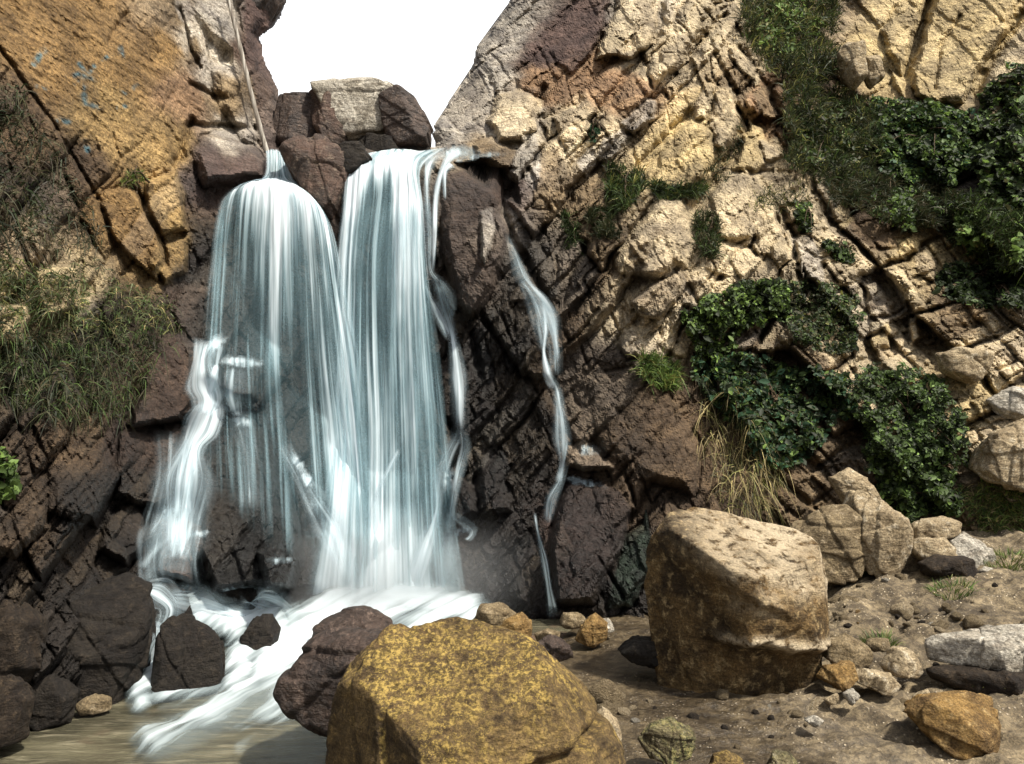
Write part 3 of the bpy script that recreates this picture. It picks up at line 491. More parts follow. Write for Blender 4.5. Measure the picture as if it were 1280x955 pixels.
# ================================================================== BOULDERS
def ico(sub):
    bm = __import__('bmesh').new(); __import__('bmesh').ops.create_icosphere(bm, subdivisions=sub, radius=1)
    Vv = np.array([v.co[:] for v in bm.verts]); Ff = np.array([[v.index for v in f.verts] for f in bm.faces]); bm.free()
    return Vv/np.linalg.norm(Vv, axis=1)[:, None], Ff
ICO = {k: ico(k) for k in (3, 4, 5, 6, 7)}
def hull(P):
    P = sorted(map(tuple, P)); lo, up = [], []
    for seq, out in ((P, lo), (P[::-1], up)):
        for p in seq:
            while len(out) > 1 and (out[-1][0]-out[-2][0])*(p[1]-out[-2][1])-(out[-1][1]-out[-2][1])*(p[0]-out[-2][0]) <= 0: out.pop()
            out.append(p)
    return lo[:-1]+up[:-1]
def rock_mesh(outline, Yc, depth, seed, sub=5, sharp=46, rough=.045, facets=(), lean=.13, extra=None, front=True):
    """A closed boulder: half-spaces from its outline plus broken faces, then weathered."""
    rr = np.random.default_rng(seed)
    W = at(np.array([p[0] for p in outline]), np.array([p[1] for p in outline]), np.full(len(outline), Yc))
    H = hull([(a[0], a[2]) for a in W]); H = np.array(H)
    # area centroid
    x, z = H[:, 0], H[:, 1]; x2, z2 = np.roll(x, -1), np.roll(z, -1); cr = x*z2-x2*z; A = cr.sum()/2
    c = np.array([((x+x2)*cr).sum()/(6*A), Yc, ((z+z2)*cr).sum()/(6*A)])
    N, D = [], []
    for i in range(len(H)):
        e = H[(i+1) % len(H)]-H[i]
        if np.hypot(*e) < 1e-4: continue
        n = np.array([e[1], 0, -e[0]])/np.hypot(*e); n[1] = -rr.uniform(.05, lean)
        h = abs(n[0]*(H[i, 0]-c[0])+n[2]*(H[i, 1]-c[2])); n_ = n/np.linalg.norm(n); N.append(n_); D.append(h/np.linalg.norm(n))
        n2 = n.copy(); n2[1] = rr.uniform(.3, .6); N.append(n2/np.linalg.norm(n2)); D.append(h*1.02/np.linalg.norm(n2))
    N.append(np.array([0, 1, 0.])); D.append(depth*.5)
    size = math.sqrt(A)
    if front and not facets:
        for tx_, tz_ in ((rr.uniform(-.9, -.3), rr.uniform(-.3, .5)), (rr.uniform(.2, .8), rr.uniform(-.2, .3)), (rr.uniform(-.3, .3), rr.uniform(.8, 1.4))):
            n = np.array([tx_, -1, tz_]); n /= np.linalg.norm(n); N.append(n); D.append(depth*.5*rr.uniform(.62, .9))
    for n, d in facets: n = np.array(n, float); N.append(n/np.linalg.norm(n)); D.append(d)
    N = np.array(N); D = np.array(D); Vd, F = ICO[sub]
    B = ICO[4][0]; q = np.maximum(0, B@N.T)/D; B = B/((q**sharp).sum(1)**(1/sharp))[:, None]
    for k in range(6):                       # break corners off
        n = rr.normal(size=3); n[1] = -abs(n[1])*1.2; n /= np.linalg.norm(n)
        if facets and k > 5: break
        D = np.append(D, (B@n).max()*rr.uniform(.80 if not facets else .93, .96)); N = np.vstack([N, n])
    q = np.maximum(0, Vd@N.T)/D; r = 1/((q**sharp).sum(1))**(1/sharp)
    P = Vd*r[:, None]; Pn = P/size+seed*3.1
    d = fbm(Pn, 1.6, 4, 1)*rough*1.1+fbm(Pn, 4, 5, 2, True)*rough*.6+fbm(Pn, 15, 4, 3, True)*rough*.22
    d += .05*np.minimum(0, fbm(Pn*np.array([1, 1, 2.2]), 2.6, 4, 6, True)*rough/.045); P = P*(1+d[:, None])
    for k in range(7 if sub < 7 else 2):                  # joints and split faces
        n = rr.normal(size=3); n /= np.linalg.norm(n); s_ = (P@n)/size-rr.uniform(-.32, .32)+fbm(Pn, 2.5, 3, 20+k)*.035
        P = P*(1+(.035 if not facets else .018)*np.tanh(s_/.012)-(.045 if not facets else .03)*np.exp(-(s_/.014)**2))[:, None]
    if extra: P = extra(P, size)
    return P+c, F, c
PALE = {}
def boulder(name, outline, Yc, depth, mat, seed, label, cat='boulder', group=None, base=None, **kw):
    P, F, c = rock_mesh(outline, Yc, depth, seed, **kw)
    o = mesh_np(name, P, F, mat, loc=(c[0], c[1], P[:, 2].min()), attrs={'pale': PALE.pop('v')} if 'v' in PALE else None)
    return tag(o, label, cat, group)
M = {}
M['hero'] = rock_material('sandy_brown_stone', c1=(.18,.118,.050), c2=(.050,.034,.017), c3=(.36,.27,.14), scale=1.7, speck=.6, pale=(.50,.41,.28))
M['moss'] = rock_material('mossy_gold_stone', c1=(.16,.11,.05), c2=(.065,.045,.023), c3=(.25,.17,.07), scale=2.6, speck=.85, moss=((.38,.265,.075), (.10,.07,.024)))
M['purple'] = rock_material('wet_purple_stone', c1=(.075,.052,.042), c2=(.030,.022,.020), c3=(.15,.11,.09), scale=2.2, wet=.6, speck=.7)
M['dark'] = rock_material('wet_dark_stone', c1=(.022,.018,.014), c2=(.010,.008,.007), c3=(.034,.027,.02), scale=2.0, wet=.12, speck=.5)
M['brown'] = rock_material('dark_brown_rock', c1=(.034,.025,.017), c2=(.014,.010,.008), c3=(.065,.048,.032), scale=1.8, wet=.05, speck=.5)
M['red'] = rock_material('reddish_rock', c1=(.115,.072,.055), c2=(.05,.036,.03), c3=(.17,.13,.10), scale=1.6, wet=.4, speck=.6)
M['cream'] = rock_material('cream_stone', c1=(.40,.33,.22), c2=(.24,.19,.12), c3=(.50,.45,.35), scale=1.6, speck=.4)
M['white'] = rock_material('pale_grey_stone', c1=(.46,.44,.39), c2=(.27,.25,.21), c3=(.58,.55,.48), scale=1.4, speck=.4)
M['tan'] = rock_material('tan_stone', c1=(.24,.19,.115), c2=(.13,.10,.06), c3=(.34,.28,.19), scale=2.0, speck=.5)
M['ochre'] = rock_material('ochre_stone', c1=(.26,.165,.06), c2=(.13,.082,.035), c3=(.34,.24,.11), scale=2.4, speck=.6)
M['lichen'] = rock_material('speckled_mossy_stone', c1=(.14,.12,.07), c2=(.05,.045,.028), c3=(.38,.34,.24), scale=3.5, speck=.8, moss=((.30,.26,.10), (.06,.065,.025)))

# the great split boulder on the right, leaning on an undercut base
def hero_extra(P, size):
    # bright shelf: everything under a slanting break steps back, with a lip just above it
    z, x = P[:, 2], P[:, 0]; front = np.clip(-P[:, 1]/.3, 0, 1)
    j = fbm(P/size+3, 4.5, 5, 5)*.085
    u = z+.16+.10*(x+.1)+j
    lip = np.exp(-((u-.03)/.035)**2)*sstep(-.22, .0, x+j)
    under = sstep(.03, -.05, u)
    P = P.copy(); P[:, 1] += front*(under*.11*sstep(-.35, -.1, x)-lip*.035)
    # diagonal ridge from the top-left shoulder
    u2 = z-.30+.50*(x+.38)+j*.6
    P[:, 1] -= front*.07*sstep(-.05, .03, u2)*sstep(.4, .0, x)
    # sloping bite in the left face
    n_ = fbm(P/size+5, 2.2, 4, 12)
    PALE['v'] = np.clip(lip*1.3+.75*sstep(.18, .30, z+.28*x+.12*n_)*sstep(.5, .1, -x)+.6*sstep(.0, .25, x+.5*n_)*sstep(.02, .12, z+.1*n_), 0, 1)*np.clip(.95+n_*1.6, .15, 1)  # pale break on the shelf; lit top and right side painted pale too
    u3 = z-.10-.2*x+j*1.3; P[:, 1] -= front*.035*sstep(.02, -.03, u3)*sstep(-.16, -.02, x)
    return P
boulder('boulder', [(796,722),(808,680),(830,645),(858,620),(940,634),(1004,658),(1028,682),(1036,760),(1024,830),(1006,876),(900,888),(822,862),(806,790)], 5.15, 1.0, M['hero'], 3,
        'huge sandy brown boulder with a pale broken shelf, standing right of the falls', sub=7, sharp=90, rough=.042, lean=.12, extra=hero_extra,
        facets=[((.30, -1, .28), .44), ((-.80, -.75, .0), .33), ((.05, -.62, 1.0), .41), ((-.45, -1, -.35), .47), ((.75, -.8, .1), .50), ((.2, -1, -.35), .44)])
# the mossy boulder in the foreground
def moss_extra(P, size):
    P = P.copy(); j = fbm(P/size+9, 3, 4, 5)*.04
    u = P[:, 2]-.02-.30*P[:, 0]+j+.02        # crack across the top face
    k = np.exp(-(u/.020)**2)*sstep(.1, -.1, P[:, 1]); P *= (1-.10*k)[:, None]
    P *= (1+.012*sstep(.0, .05, u))[:, None]
    P *= (1+fbm(P/size, 22, 4, 8)*.016+fbm(P/size, 7, 4, 9, True)*.012)[:, None]
    return P
boulder('boulder', [(404,905),(410,855),(432,822),(480,790),(550,772),(605,778),(660,798),(706,838),(740,880),(768,925),(775,1000),(720,1090),(560,1110),(450,1050),(412,980)], 3.25, 1.25, M['moss'], 11,
        'big golden mossy boulder cracked across its face, nearest the camera', sub=7, sharp=90, rough=.050, lean=.1, extra=moss_extra,
        facets=[((-.16, -.66, 1.0), .35), ((.18, -1, .50), .42), ((-.72, -.69, .05), .37), ((.9, -.5, .5), .56), ((.05, -1, .0), .50), ((-.7, -.35, .75), .49), ((.75, -.3, .75), .50), ((.15, -.3, 1), .50)])
boulder('boulder', [(358,858),(368,832),(395,800),(430,786),(480,784),(520,800),(520,900),(440,925),(398,908)], 3.95, .7, M['purple'], 21,
        'wet purplish brown boulder between the foam and the back of the golden mossy boulder', sub=6, rough=.05)
boulder('boulder', [(188,835),(196,800),(214,778),(236,764),(262,776),(279,796),(283,830),(278,880),(240,895),(196,885)], 5.15, .55, M['dark'], 23,
        'dark rounded boulder with water parting round it at the edge of the pool', sub=6, rough=.035)
boulder('boulder', [(304,790),(318,768),(342,768),(352,784),(345,812),(325,830),(308,820)], 5.9, .4, M['dark'], 24, 'small dark stone half drowned in the white rapids', sub=5, rough=.04)
boulder('boulder', [(392,798),(402,776),(425,762),(458,760),(486,776),(492,810),(440,830),(396,822)], 6.0, .6, M['purple'], 25, 'rounded mauve stone poking out of the foam under the main fall', sub=5, rough=.03)
boulder('boulder', [(250,740),(256,722),(276,712),(300,722),(318,740),(322,765),(262,772)], 6.6, .5, M['dark'], 26, 'low black double hump of rock at the foot of the dark column behind the falls', sub=5, rough=.07)
boulder('boulder', [(184,760),(192,730),(212,722),(232,738),(236,770),(190,790)], 5.95, .35, M['dark'], 27, 'small wet rock under a veil of water beside the black left boulder', sub=5, rough=.04)
boulder('boulder', [(78,770),(100,728),(150,716),(182,734),(188,790),(178,850),(160,905),(110,930),(80,890),(66,820)], 5.0, .8, M['dark'], 29,
        'massive black rock standing left of the pool below the left wall', sub=6, rough=.06)
boulder('boulder', [(-20,760),(20,745),(48,775),(52,830),(20,860),(-25,850)], 4.4, .5, M['brown'], 31, 'tan and brown rock at the left edge of the picture, low on the bank', sub=5, rough=.06)
boulder('boulder', [(-30,845),(15,838),(40,870),(30,915),(-20,930)], 4.1, .4, M['brown'], 32, 'dark stone in the bottom left corner by the water', sub=5, rough=.06)
boulder('boulder', [(36,850),(66,840),(90,865),(84,898),(48,905)], 4.5, .3, M['dark'], 33, 'small dark stone between the corner stone and the massive black rock', sub=5, rough=.06)
boulder('boulder', [(100,876),(118,866),(138,872),(136,888),(106,892)], 4.65, .2, M['tan'], 34, 'small tan stone at the water line under the massive black rock', 'stone', sub=4, rough=.05)
# at the lip
boulder('crag', [(300,-70),(350,-90),(372,-60),(364,-4),(350,24),(336,40),(322,47),(306,30)], 10.4, 1.4, M['purple'], 40, 'dark bluish crag jutting into the sky at the top of the left wall', 'rock', sub=6, rough=.05)
boulder('boulder', [(358,200),(372,182),(400,176),(424,182),(438,200),(434,240),(420,290),(400,270),(376,236)], 8.75, .8, M['red'], 41, 'reddish brown boulder that splits the two streams at the lip of the fall', sub=6, rough=.05)
boulder('boulder', [(408,206),(424,186),(450,184),(462,200),(446,218),(424,232)], 8.85, .5, M['dark'], 42, 'dark wet rock beside the reddish boulder at the lip of the fall', sub=5, rough=.07)
for ol_, yc_, dp_, mt_, sd_, lb_, fc_ in (
    ([(343,170),(350,124),(362,106),(384,112),(400,140),(404,186),(372,194),(348,190)], 9.9, .9, M['purple'], 43, 'dark brown block at the left end of the row above the lip', [((-.4, -1, .2), .30), ((.5, -.8, .1), .30), ((0, -.4, 1), .36)]),
    ([(380,110),(404,108),(424,130),(440,186),(412,192),(394,164)], 9.75, .8, M['red'], 44, 'narrow slanting brown block second from the left above the lip', [((.45, -1, .1), .26), ((-.7, -.8, .2), .22)]),
    ([(394,112),(430,106),(484,111),(512,118),(508,150),(492,180),(432,184),(410,150)], 10.0, 1.1, M['white'], 45, 'big pale block in the middle of the row above the lip', [((.10, -1, .10), .42), ((.9, -.7, .2), .48), ((-.1, -.7, 1), .44)]),
    ([(474,128),(496,114),(520,128),(540,164),(538,190),(496,196),(482,176)], 9.75, .8, M['purple'], 46, 'dark block at the right end of the row above the lip', [((-.35, -1, .05), .30), ((.6, -.7, .4), .30)])):
    boulder('boulder', ol_, yc_, dp_, mt_, sd_, lb_, group='blocks above the lip', sub=6, sharp=90, rough=.03, facets=fc_, lean=.08)
boulder('boulder', [(428,182),(460,172),(500,180),(540,182),(548,206),(430,206)], 9.75, .9, M['dark'], 47, 'low dark ledge rock wedged under the pale block above the lip', sub=5, rough=.06)
# right bank
boulder('boulder', [(986,655),(1004,636),(1030,625),(1062,628),(1074,650),(1078,700),(1060,735),(1010,730),(990,690)], 6.9, .9, M['tan'], 51, 'round brown boulder just behind the right shoulder of the huge boulder', sub=6, rough=.04)
boulder('boulder', [(1052,640),(1062,610),(1084,618),(1110,645),(1120,668),(1114,700),(1090,716),(1062,712)], 6.95, .8, M['cream'], 52, 'pinkish cream boulder pressed against the round brown one', sub=6, rough=.05)
boulder('boulder', [(1040,600),(1060,585),(1084,600),(1100,628),(1084,640),(1052,626)], 7.4, .5, M['cream'], 53, 'jagged pale rock above the pinkish cream boulder', sub=5, rough=.08, sharp=60)
boulder('boulder', [(1134,660),(1150,648),(1178,645),(1197,654),(1196,664),(1160,672),(1138,676)], 7.0, .5, M['cream'], 54, 'flat topmost slab of the pale pile beside the shrub', group='pile of pale stones', sub=5, rough=.04)
boulder('boulder', [(1136,686),(1145,672),(1180,668),(1188,684),(1180,700),(1150,700)], 6.8, .45, M['cream'], 55, 'pinkish stone at the left of the pale pile', group='pile of pale stones', sub=5, rough=.04)
boulder('boulder', [(1178,690),(1184,668),(1205,660),(1228,680),(1234,700),(1216,712),(1186,706)], 6.85, .5, M['white'], 56, 'whitish stone at the right of the pale pile', group='pile of pale stones', sub=5, rough=.04)
boulder('boulder', [(1150,704),(1170,694),(1206,694),(1222,712),(1200,720),(1158,716)], 6.6, .5, M['brown'], 57, 'dark flat stone lying under the pale pile', group='pile of pale stones', sub=5, rough=.05)
boulder('boulder', [(1170,442),(1200,433),(1236,444),(1240,466),(1212,482),(1178,466)], 8.3, .6, M['cream'], 58, 'oval pale boulder on the right slope below the dark thicket', sub=5, rough=.04)
boulder('boulder', [(1230,500),(1262,483),(1290,490),(1290,522),(1252,524)], 8.0, .5, M['white'], 59, 'whitish boulder at the right edge above the largest pale outcrop', sub=5, rough=.04)
boulder('boulder', [(1216,590),(1236,540),(1290,524),(1310,560),(1300,615),(1230,606)], 7.5, .7, M['cream'], 60, 'large pale outcrop boulder at the right edge beside the shrub', sub=6, rough=.05)
boulder('boulder', [(1044,66),(1060,46),(1078,58),(1082,92),(1068,112),(1052,92)], 11.2, .6, M['cream'], 61, 'egg shaped pale stone high up beside the grassy bush', sub=5, rough=.03)
boulder('boulder', [(1080,70),(1098,64),(1102,96),(1088,110),(1080,96)], 11.3, .4, M['cream'], 62, 'small cracked yellowish stone right of the egg shaped one', sub=5, rough=.06)
boulder('boulder', [(1152,806),(1168,792),(1220,786),(1300,784),(1310,815),(1260,836),(1200,828),(1158,826)], 4.85, .55, M['white'], 63, 'long pale slab lying at the right edge of the picture', sub=6, rough=.045)
boulder('boulder', [(1160,835),(1220,828),(1290,832),(1290,870),(1220,868),(1170,850)], 4.8, .5, M['brown'], 64, 'dark stone hidden under the long pale slab', sub=5, rough=.06)
boulder('boulder', [(1128,890),(1150,868),(1215,860),(1246,872),(1240,900),(1215,930),(1170,930)], 4.05, .4, M['ochre'], 65, 'rusty ochre wedge of rock lying bottom right', sub=6, rough=.04, sharp=60)
boulder('boulder', [(795,925),(812,902),(835,896),(862,912),(868,935),(836,952),(806,946)], 3.75, .26, M['lichen'], 66, 'speckled blackish stone on the sand right of the golden boulder', 'stone', sub=6, rough=.07)
boulder('boulder', [(884,958),(890,940),(908,934),(928,948),(932,985),(890,985)], 3.55, .22, M['moss'], 67, 'small yellow stone cut by the bottom edge of the picture', 'stone', sub=5, rough=.05)
boulder('boulder', [(958,962),(966,944),(990,940),(1004,956),(1000,985),(964,985)], 3.55, .22, M['lichen'], 68, 'greenish stone at the bottom edge, right of the small yellow one', 'stone', sub=5, rough=.05)
boulder('boulder', [(736,900),(752,884),(772,898),(776,918),(756,926),(738,918)], 3.7, .26, M['cream'], 69, 'small cream stone tucked against the right flank of the golden boulder', 'stone', sub=5, rough=.06)
boulder('boulder', [(596,776),(604,758),(628,754),(650,768),(654,790),(606,796)], 6.1, .4, M['tan'], 70, 'rounded brown stone at the right end of the foam', 'stone', sub=5, rough=.03)
boulder('boulder', [(618,796),(630,774),(652,764),(664,778),(662,798),(640,806)], 5.9, .3, M['ochre'], 71, 'yellowish stone in front of the rounded brown one', 'stone', sub=5, rough=.05)
boulder('boulder', [(698,776),(704,766),(722,764),(732,772),(728,782),(704,784)], 6.5, .25, M['tan'], 72, 'low tan stone right of where the thin stream lands', 'stone', sub=4, rough=.04)
boulder('boulder', [(718,798),(730,776),(744,768),(758,780),(756,798),(736,806)], 6.1, .3, M['ochre'], 73, 'yellow pointed stone on the sand near the thin stream', 'stone', sub=5, rough=.06)
boulder('boulder', [(744,774),(762,770),(768,788),(756,792)], 6.3, .18, M['white'], 74, 'small pale chip leaning behind the yellow pointed stone', 'stone', sub=4, rough=.04)
boulder('boulder', [(664,806),(690,794),(712,804),(716,820),(680,828)], 5.3, .3, M['purple'], 75, 'wet dark stone in the trickle behind the golden boulder', 'stone', sub=5, rough=.04)
boulder('boulder', [(668,792),(684,784),(700,790),(698,800),(672,802)], 5.8, .25, M['tan'], 76, 'small brown stone between the trickle and the thin stream', 'stone', sub=4, rough=.04)
boulder('boulder', [(772,812),(790,794),(826,796),(836,822),(812,834),(780,828)], 5.3, .4, M['dark'], 77, 'dark flat stone against the left foot of the huge boulder', 'stone', sub=5, rough=.05, sharp=60)
boulder('boulder', [(1022,820),(1030,798),(1058,792),(1078,806),(1082,826),(1050,834)], 5.0, .35, M['tan'], 78, 'flat tan stone at the right foot of the huge boulder', 'stone', sub=5, rough=.06, sharp=60)
boulder('boulder', [(1018,846),(1030,830),(1062,826),(1066,846),(1044,862)], 4.75, .3, M['ochre'], 79, 'yellowish stone in front of the flat tan one', 'stone', sub=5, rough=.07, sharp=60)
boulder('boulder', [(1062,850),(1078,834),(1112,842),(1124,856),(1100,866)], 4.7, .25, M['cream'], 80, 'long cream stone pointing right from the yellowish one', 'stone', sub=5, rough=.06, sharp=60)
boulder('boulder', [(1102,830),(1116,808),(1142,812),(1154,832),(1136,846),(1110,842)], 4.85, .3, M['cream'], 81, 'rounded cream stone beside the bright green tuft', 'stone', sub=5, rough=.05)
boulder('boulder', [(1078,806),(1088,796),(1110,798),(1108,810),(1086,814)], 5.1, .2, M['tan'], 82, 'small flat stone behind the bright green tuft', 'stone', sub=4, rough=.05)
boulder('boulder', [(1140,872),(1160,860),(1166,874),(1150,882)], 4.5, .12, M['cream'], 83, 'pinkish stone just left of the rusty wedge', 'stone', sub=4, rough=.05)
boulder('boulder', [(1052,868),(1066,858),(1074,870),(1062,880)], 4.45, .1, M['white'], 84, 'white pebble on the sand below the yellowish stone', 'pebble', sub=4, rough=.05)
boulder('boulder', [(1028,874),(1046,866),(1050,878),(1034,882)], 4.5, .1, M['cream'], 85, 'cream pebble at the right end of the base of the huge boulder', 'pebble', sub=4, rough=.05)
boulder('boulder', [(1004,900),(1018,894),(1030,900),(1016,907)], 4.15, .12, M['white'], 86, 'thin white flake of stone lying on the open sand', 'pebble', sub=4, rough=.05)
boulder('boulder', [(1222,714),(1232,707),(1242,712),(1236,722),(1226,720)], 6.5, .1, M['white'], 87, 'bright white pebble below the pale pile', 'pebble', sub=4, rough=.03)

# loose stones strewn over the right bank and the shore
rs = np.random.default_rng(99); pebs = []
for k, mk in enumerate(('tan', 'cream', 'brown', 'ochre', 'white')):
    P, F, c = rock_mesh([(620,470),(650,462),(672,480),(664,500),(628,502)], 6.0, .25, 200+k, sub=3, sharp=16, rough=.10)
    c = np.array([c[0], c[1], P[:, 2].min()]); S = np.ptp(P[:, 0])
    o = mesh_np('small_stone', (P-c)/S, F, M[mk]); pebs.append(o)
zones = [(1.0, 4.3, 4.1, 7.2, 180), (.4, 1.2, 3.6, 6.6, 30), (.45, 2.6, 3.2, 4.4, 44), (-2.5, -1.6, 4.0, 4.5, 14)]
k = 0
for (x0, x1, y0, y1, n) in zones:
    ctr = [(rs.uniform(x0, x1), rs.uniform(y0, y1)) for _ in range(max(2, n//12))]
    for _ in range(n):
        x, y = rs.uniform(x0, x1), rs.uniform(y0, y1)
        if rs.random() < .75: c_ = ctr[rs.integers(len(ctr))]; x, y = c_[0]+rs.normal()*.16, c_[1]+rs.normal()*.16
        s_ = rs.uniform(.025, .09)*(1+1.6*(rs.random() > .85))*(.6 if y < 4.4 else 1)
        i = int(rs.choice(5, p=[.4, .2, .22, .1, .08]))
        o = pebs[i] if pebs[i].get('label') is None else pebs[i].copy()
        if o is not pebs[i]: COL.objects.link(o)
        o.location = (x, y, float(gz(x, y))-s_*rs.uniform(.12, .4)); o.rotation_euler = (rs.uniform(-.4, .4), rs.uniform(-.4, .4), rs.uniform(0, 6.28)); o.scale = (s_, s_*rs.uniform(.7, 1.1), s_*rs.uniform(.6, 1.0))
        tag(o, 'loose little stone scattered on the gritty ground among the boulders', 'stone', 'loose stones on the ground')

# ================================================================== WATER
def water_material(name, ku=24., kv=.35, lo=.30, hi=.95, tint=(.25,.41,.47)):
    m, t = newmat(name); g = G(t)
    uv = g.n('UVMap').outputs[0]; dens = g.attr('dens', 'Fac'); edge = g.attr('edge', 'Fac')
    def streak(a, b, d=2):
        mp = g.n('Mapping'); t.links.new(uv, mp.inputs[0]); mp.inputs['Scale'].default_value = (a, b, 1); return g.noise(mp.outputs[0], 1, d, .6, .15)
    s1, s2, s3 = streak(ku, kv), streak(ku*.28, kv*.6), streak(ku*2.6, kv*1.4)
    s = g.math('ADD', g.math('ADD', g.math('MULTIPLY', s1, .75), g.math('MULTIPLY', s2, 1.15)), g.math('MULTIPLY', s3, .16))
    s = g.math('SUBTRACT', s, 1.03)          # about -.35 .. .35
    al = g.math('ADD', dens, g.math('MULTIPLY', s, 3.0))
    al = g.rng(al, .0, 1.7, 0, 1); al = g.math('MAXIMUM', al, g.math('MULTIPLY', dens, .30)); al = g.math('MULTIPLY', al, edge, clamp=True)
    fac = g.rng(g.math('ADD', dens, g.math('MULTIPLY', s, 2.6)), .45, 1.7, 0, 1)
    c = g.mix(fac, tint+(1,), (.80, .89, .95, 1))
    df = g.n('BsdfDiffuse'); tl = g.n('BsdfTranslucent'); tr = g.n('BsdfTransparent')
    t.links.new(c, df.inputs[0]); t.links.new(c, tl.inputs[0])
    bp = g.n('Bump'); bp.inputs['Strength'].default_value = .15; bp.inputs['Distance'].default_value = .05; t.links.new(s, bp.inputs['Height']); t.links.new(bp.outputs[0], df.inputs['Normal'])
    m1 = g.n('MixShader'); m1.inputs[0].default_value = .35; t.links.new(df.outputs[0], m1.inputs[1]); t.links.new(tl.outputs[0], m1.inputs[2])
    m2 = g.n('MixShader'); t.links.new(al, m2.inputs[0]); t.links.new(tr.outputs[0], m2.inputs[1]); t.links.new(m1.outputs[0], m2.inputs[2])
    g.out(m2.outputs[0]); return m
M_FALL = water_material('falling_water', tint=(.30,.46,.52)); M_STR = water_material('trickling_water', ku=20, kv=.8, tint=(.52,.66,.73))
def crspline(A, n):
    A = np.asarray(A, float); k = len(A); t = np.linspace(0, k-1, n); i = np.clip(t.astype(int), 0, k-2); f = (t-i).reshape((-1,)+(1,)*(A.ndim-1))
    g_ = lambda j: A[np.clip(j, 0, k-1)]
    p0, p1, p2, p3 = g_(i-1), g_(i), g_(i+1), g_(i+2)
    return .5*((2*p1)+(-p0+p2)*f+(2*p0-5*p1+4*p2-p3)*f*f+(-p0+3*p1-3*p2+p3)*f**3)
def curtain(rows, nu=90, nv=220, off=0, mat=None, parent=None, name='curtain', seed=0, eu=.10, ev=(.02, .10), cling=False, ripple=.02):
    """rows: list of rows, each a list of (px, py, Y, density)"""
    A = crspline(np.array(rows, float), nv); A = np.swapaxes(crspline(np.swapaxes(A, 0, 1), nu), 0, 1)      # nv, nu, 4
    px, py, Yv, dn = A[..., 0], A[..., 1], A[..., 2], A[..., 3]
    if cling: Yv = look(px, py, Ysm)-Yv
    else: Yv = np.minimum(Yv, look(px, py, Ysm)-.05)          # water slides over whatever juts out
    P0 = at(px, py, Yv); u = np.linspace(0, 1, nu)[None].repeat(nv, 0); v = np.linspace(0, 1, nv)[:, None].repeat(nu, 1)
    wid = np.concatenate([np.zeros((nv, 1)), np.cumsum(np.linalg.norm(np.diff(P0, axis=1), axis=2), axis=1)], 1); W = wid[:, -1].mean()
    ln = np.concatenate([np.zeros((1, nu)), np.cumsum(np.linalg.norm(np.diff(P0, axis=0), axis=2), axis=0)], 0)
    Q = np.stack([u*W*5+seed, ln*.35, np.full(u.shape, seed*2.7)], -1)
    dn = dn*(1+.45*fbm(Q*np.array([.7, 4, 1]), 1, 3, 76))
    P0[..., 1] -= fbm(Q, 1, 4, 71)*ripple*3+fbm(Q*np.array([4, 1, 1]), 1, 3, 72)*ripple+off
    eg = sstep(0, eu, u+fbm(Q, 2, 3, 73)*eu*.5)*sstep(0, eu, 1-u+fbm(Q, 2, 3, 74)*eu*.5)*sstep(0, ev[0]+1e-6, v)*sstep(0, ev[1]+1e-6, 1-v+fbm(Q*np.array([2, 1, 1]), 1, 3, 75)*ev[1]*.6)
    uv = np.stack([u*W+seed*3.3, ln+seed], -1).reshape(-1, 2)
    return mesh_np(name, P0.reshape(-1, 3), gridfaces(nv, nu), mat or M_FALL, parent, attrs={'dens': dn.ravel(), 'edge': eg.ravel()}, uv=uv)
def strand(pts, w0=10, name='strand', parent=None, dens=1., seed=0, off=.05, nv=160, eu=.45, ev=(.16, .14), yabs=False, ripple=.012):
    """narrow stream along (px, py, width px[, density])"""
    rows = []
    P = np.array([(p[0], p[1]) for p in pts], float); T = np.gradient(P, axis=0); T /= np.linalg.norm(T, axis=1)[:, None]
    for i, p in enumerate(pts):
        n = np.array([T[i, 1], -T[i, 0]]); n = n if n[0] > 0 else -n; wd = (p[2]*.72+1.5)*(1+.3*math.sin(i*2.3+seed)); d = (p[3] if len(p) > 3 else dens)*.85
        row = []
        for s_, bulge in ((-1, 0), (-.5, .03), (0, .045), (.5, .03), (1, 0)):
            x, y = P[i]+n*wd*s_; row.append((x, y, off+bulge*min(1, wd/12), d*1.0*(1-.75*s_*s_)))
        rows.append(row)
    return curtain(rows, nu=max(9, int(max(p[2] for p in pts)/1.4)), nv=nv, mat=M_STR, parent=parent, name=name, seed=seed, eu=eu, ev=ev, cling=True, ripple=ripple)
def empty(name, loc): 
    o = bpy.data.objects.new(name, None); COL.objects.link(o); o.location = loc; o.empty_display_size = .1; return o
def adopt(root, kids):
    bpy.context.view_layer.update()
    for k_ in kids:
        k_.parent = root; k_.matrix_parent_inverse = root.matrix_world.inverted()
def row(xs, ys, Yv, ds): return [(x, y, (Yv if np.isscalar(Yv) else Yv[i]), d) for i, (x, y, d) in enumerate(zip(xs, ys, ds))]
fall = empty('waterfall', (-1.4, 8.2, 0)); tag(fall, kind='structure'); kids = []
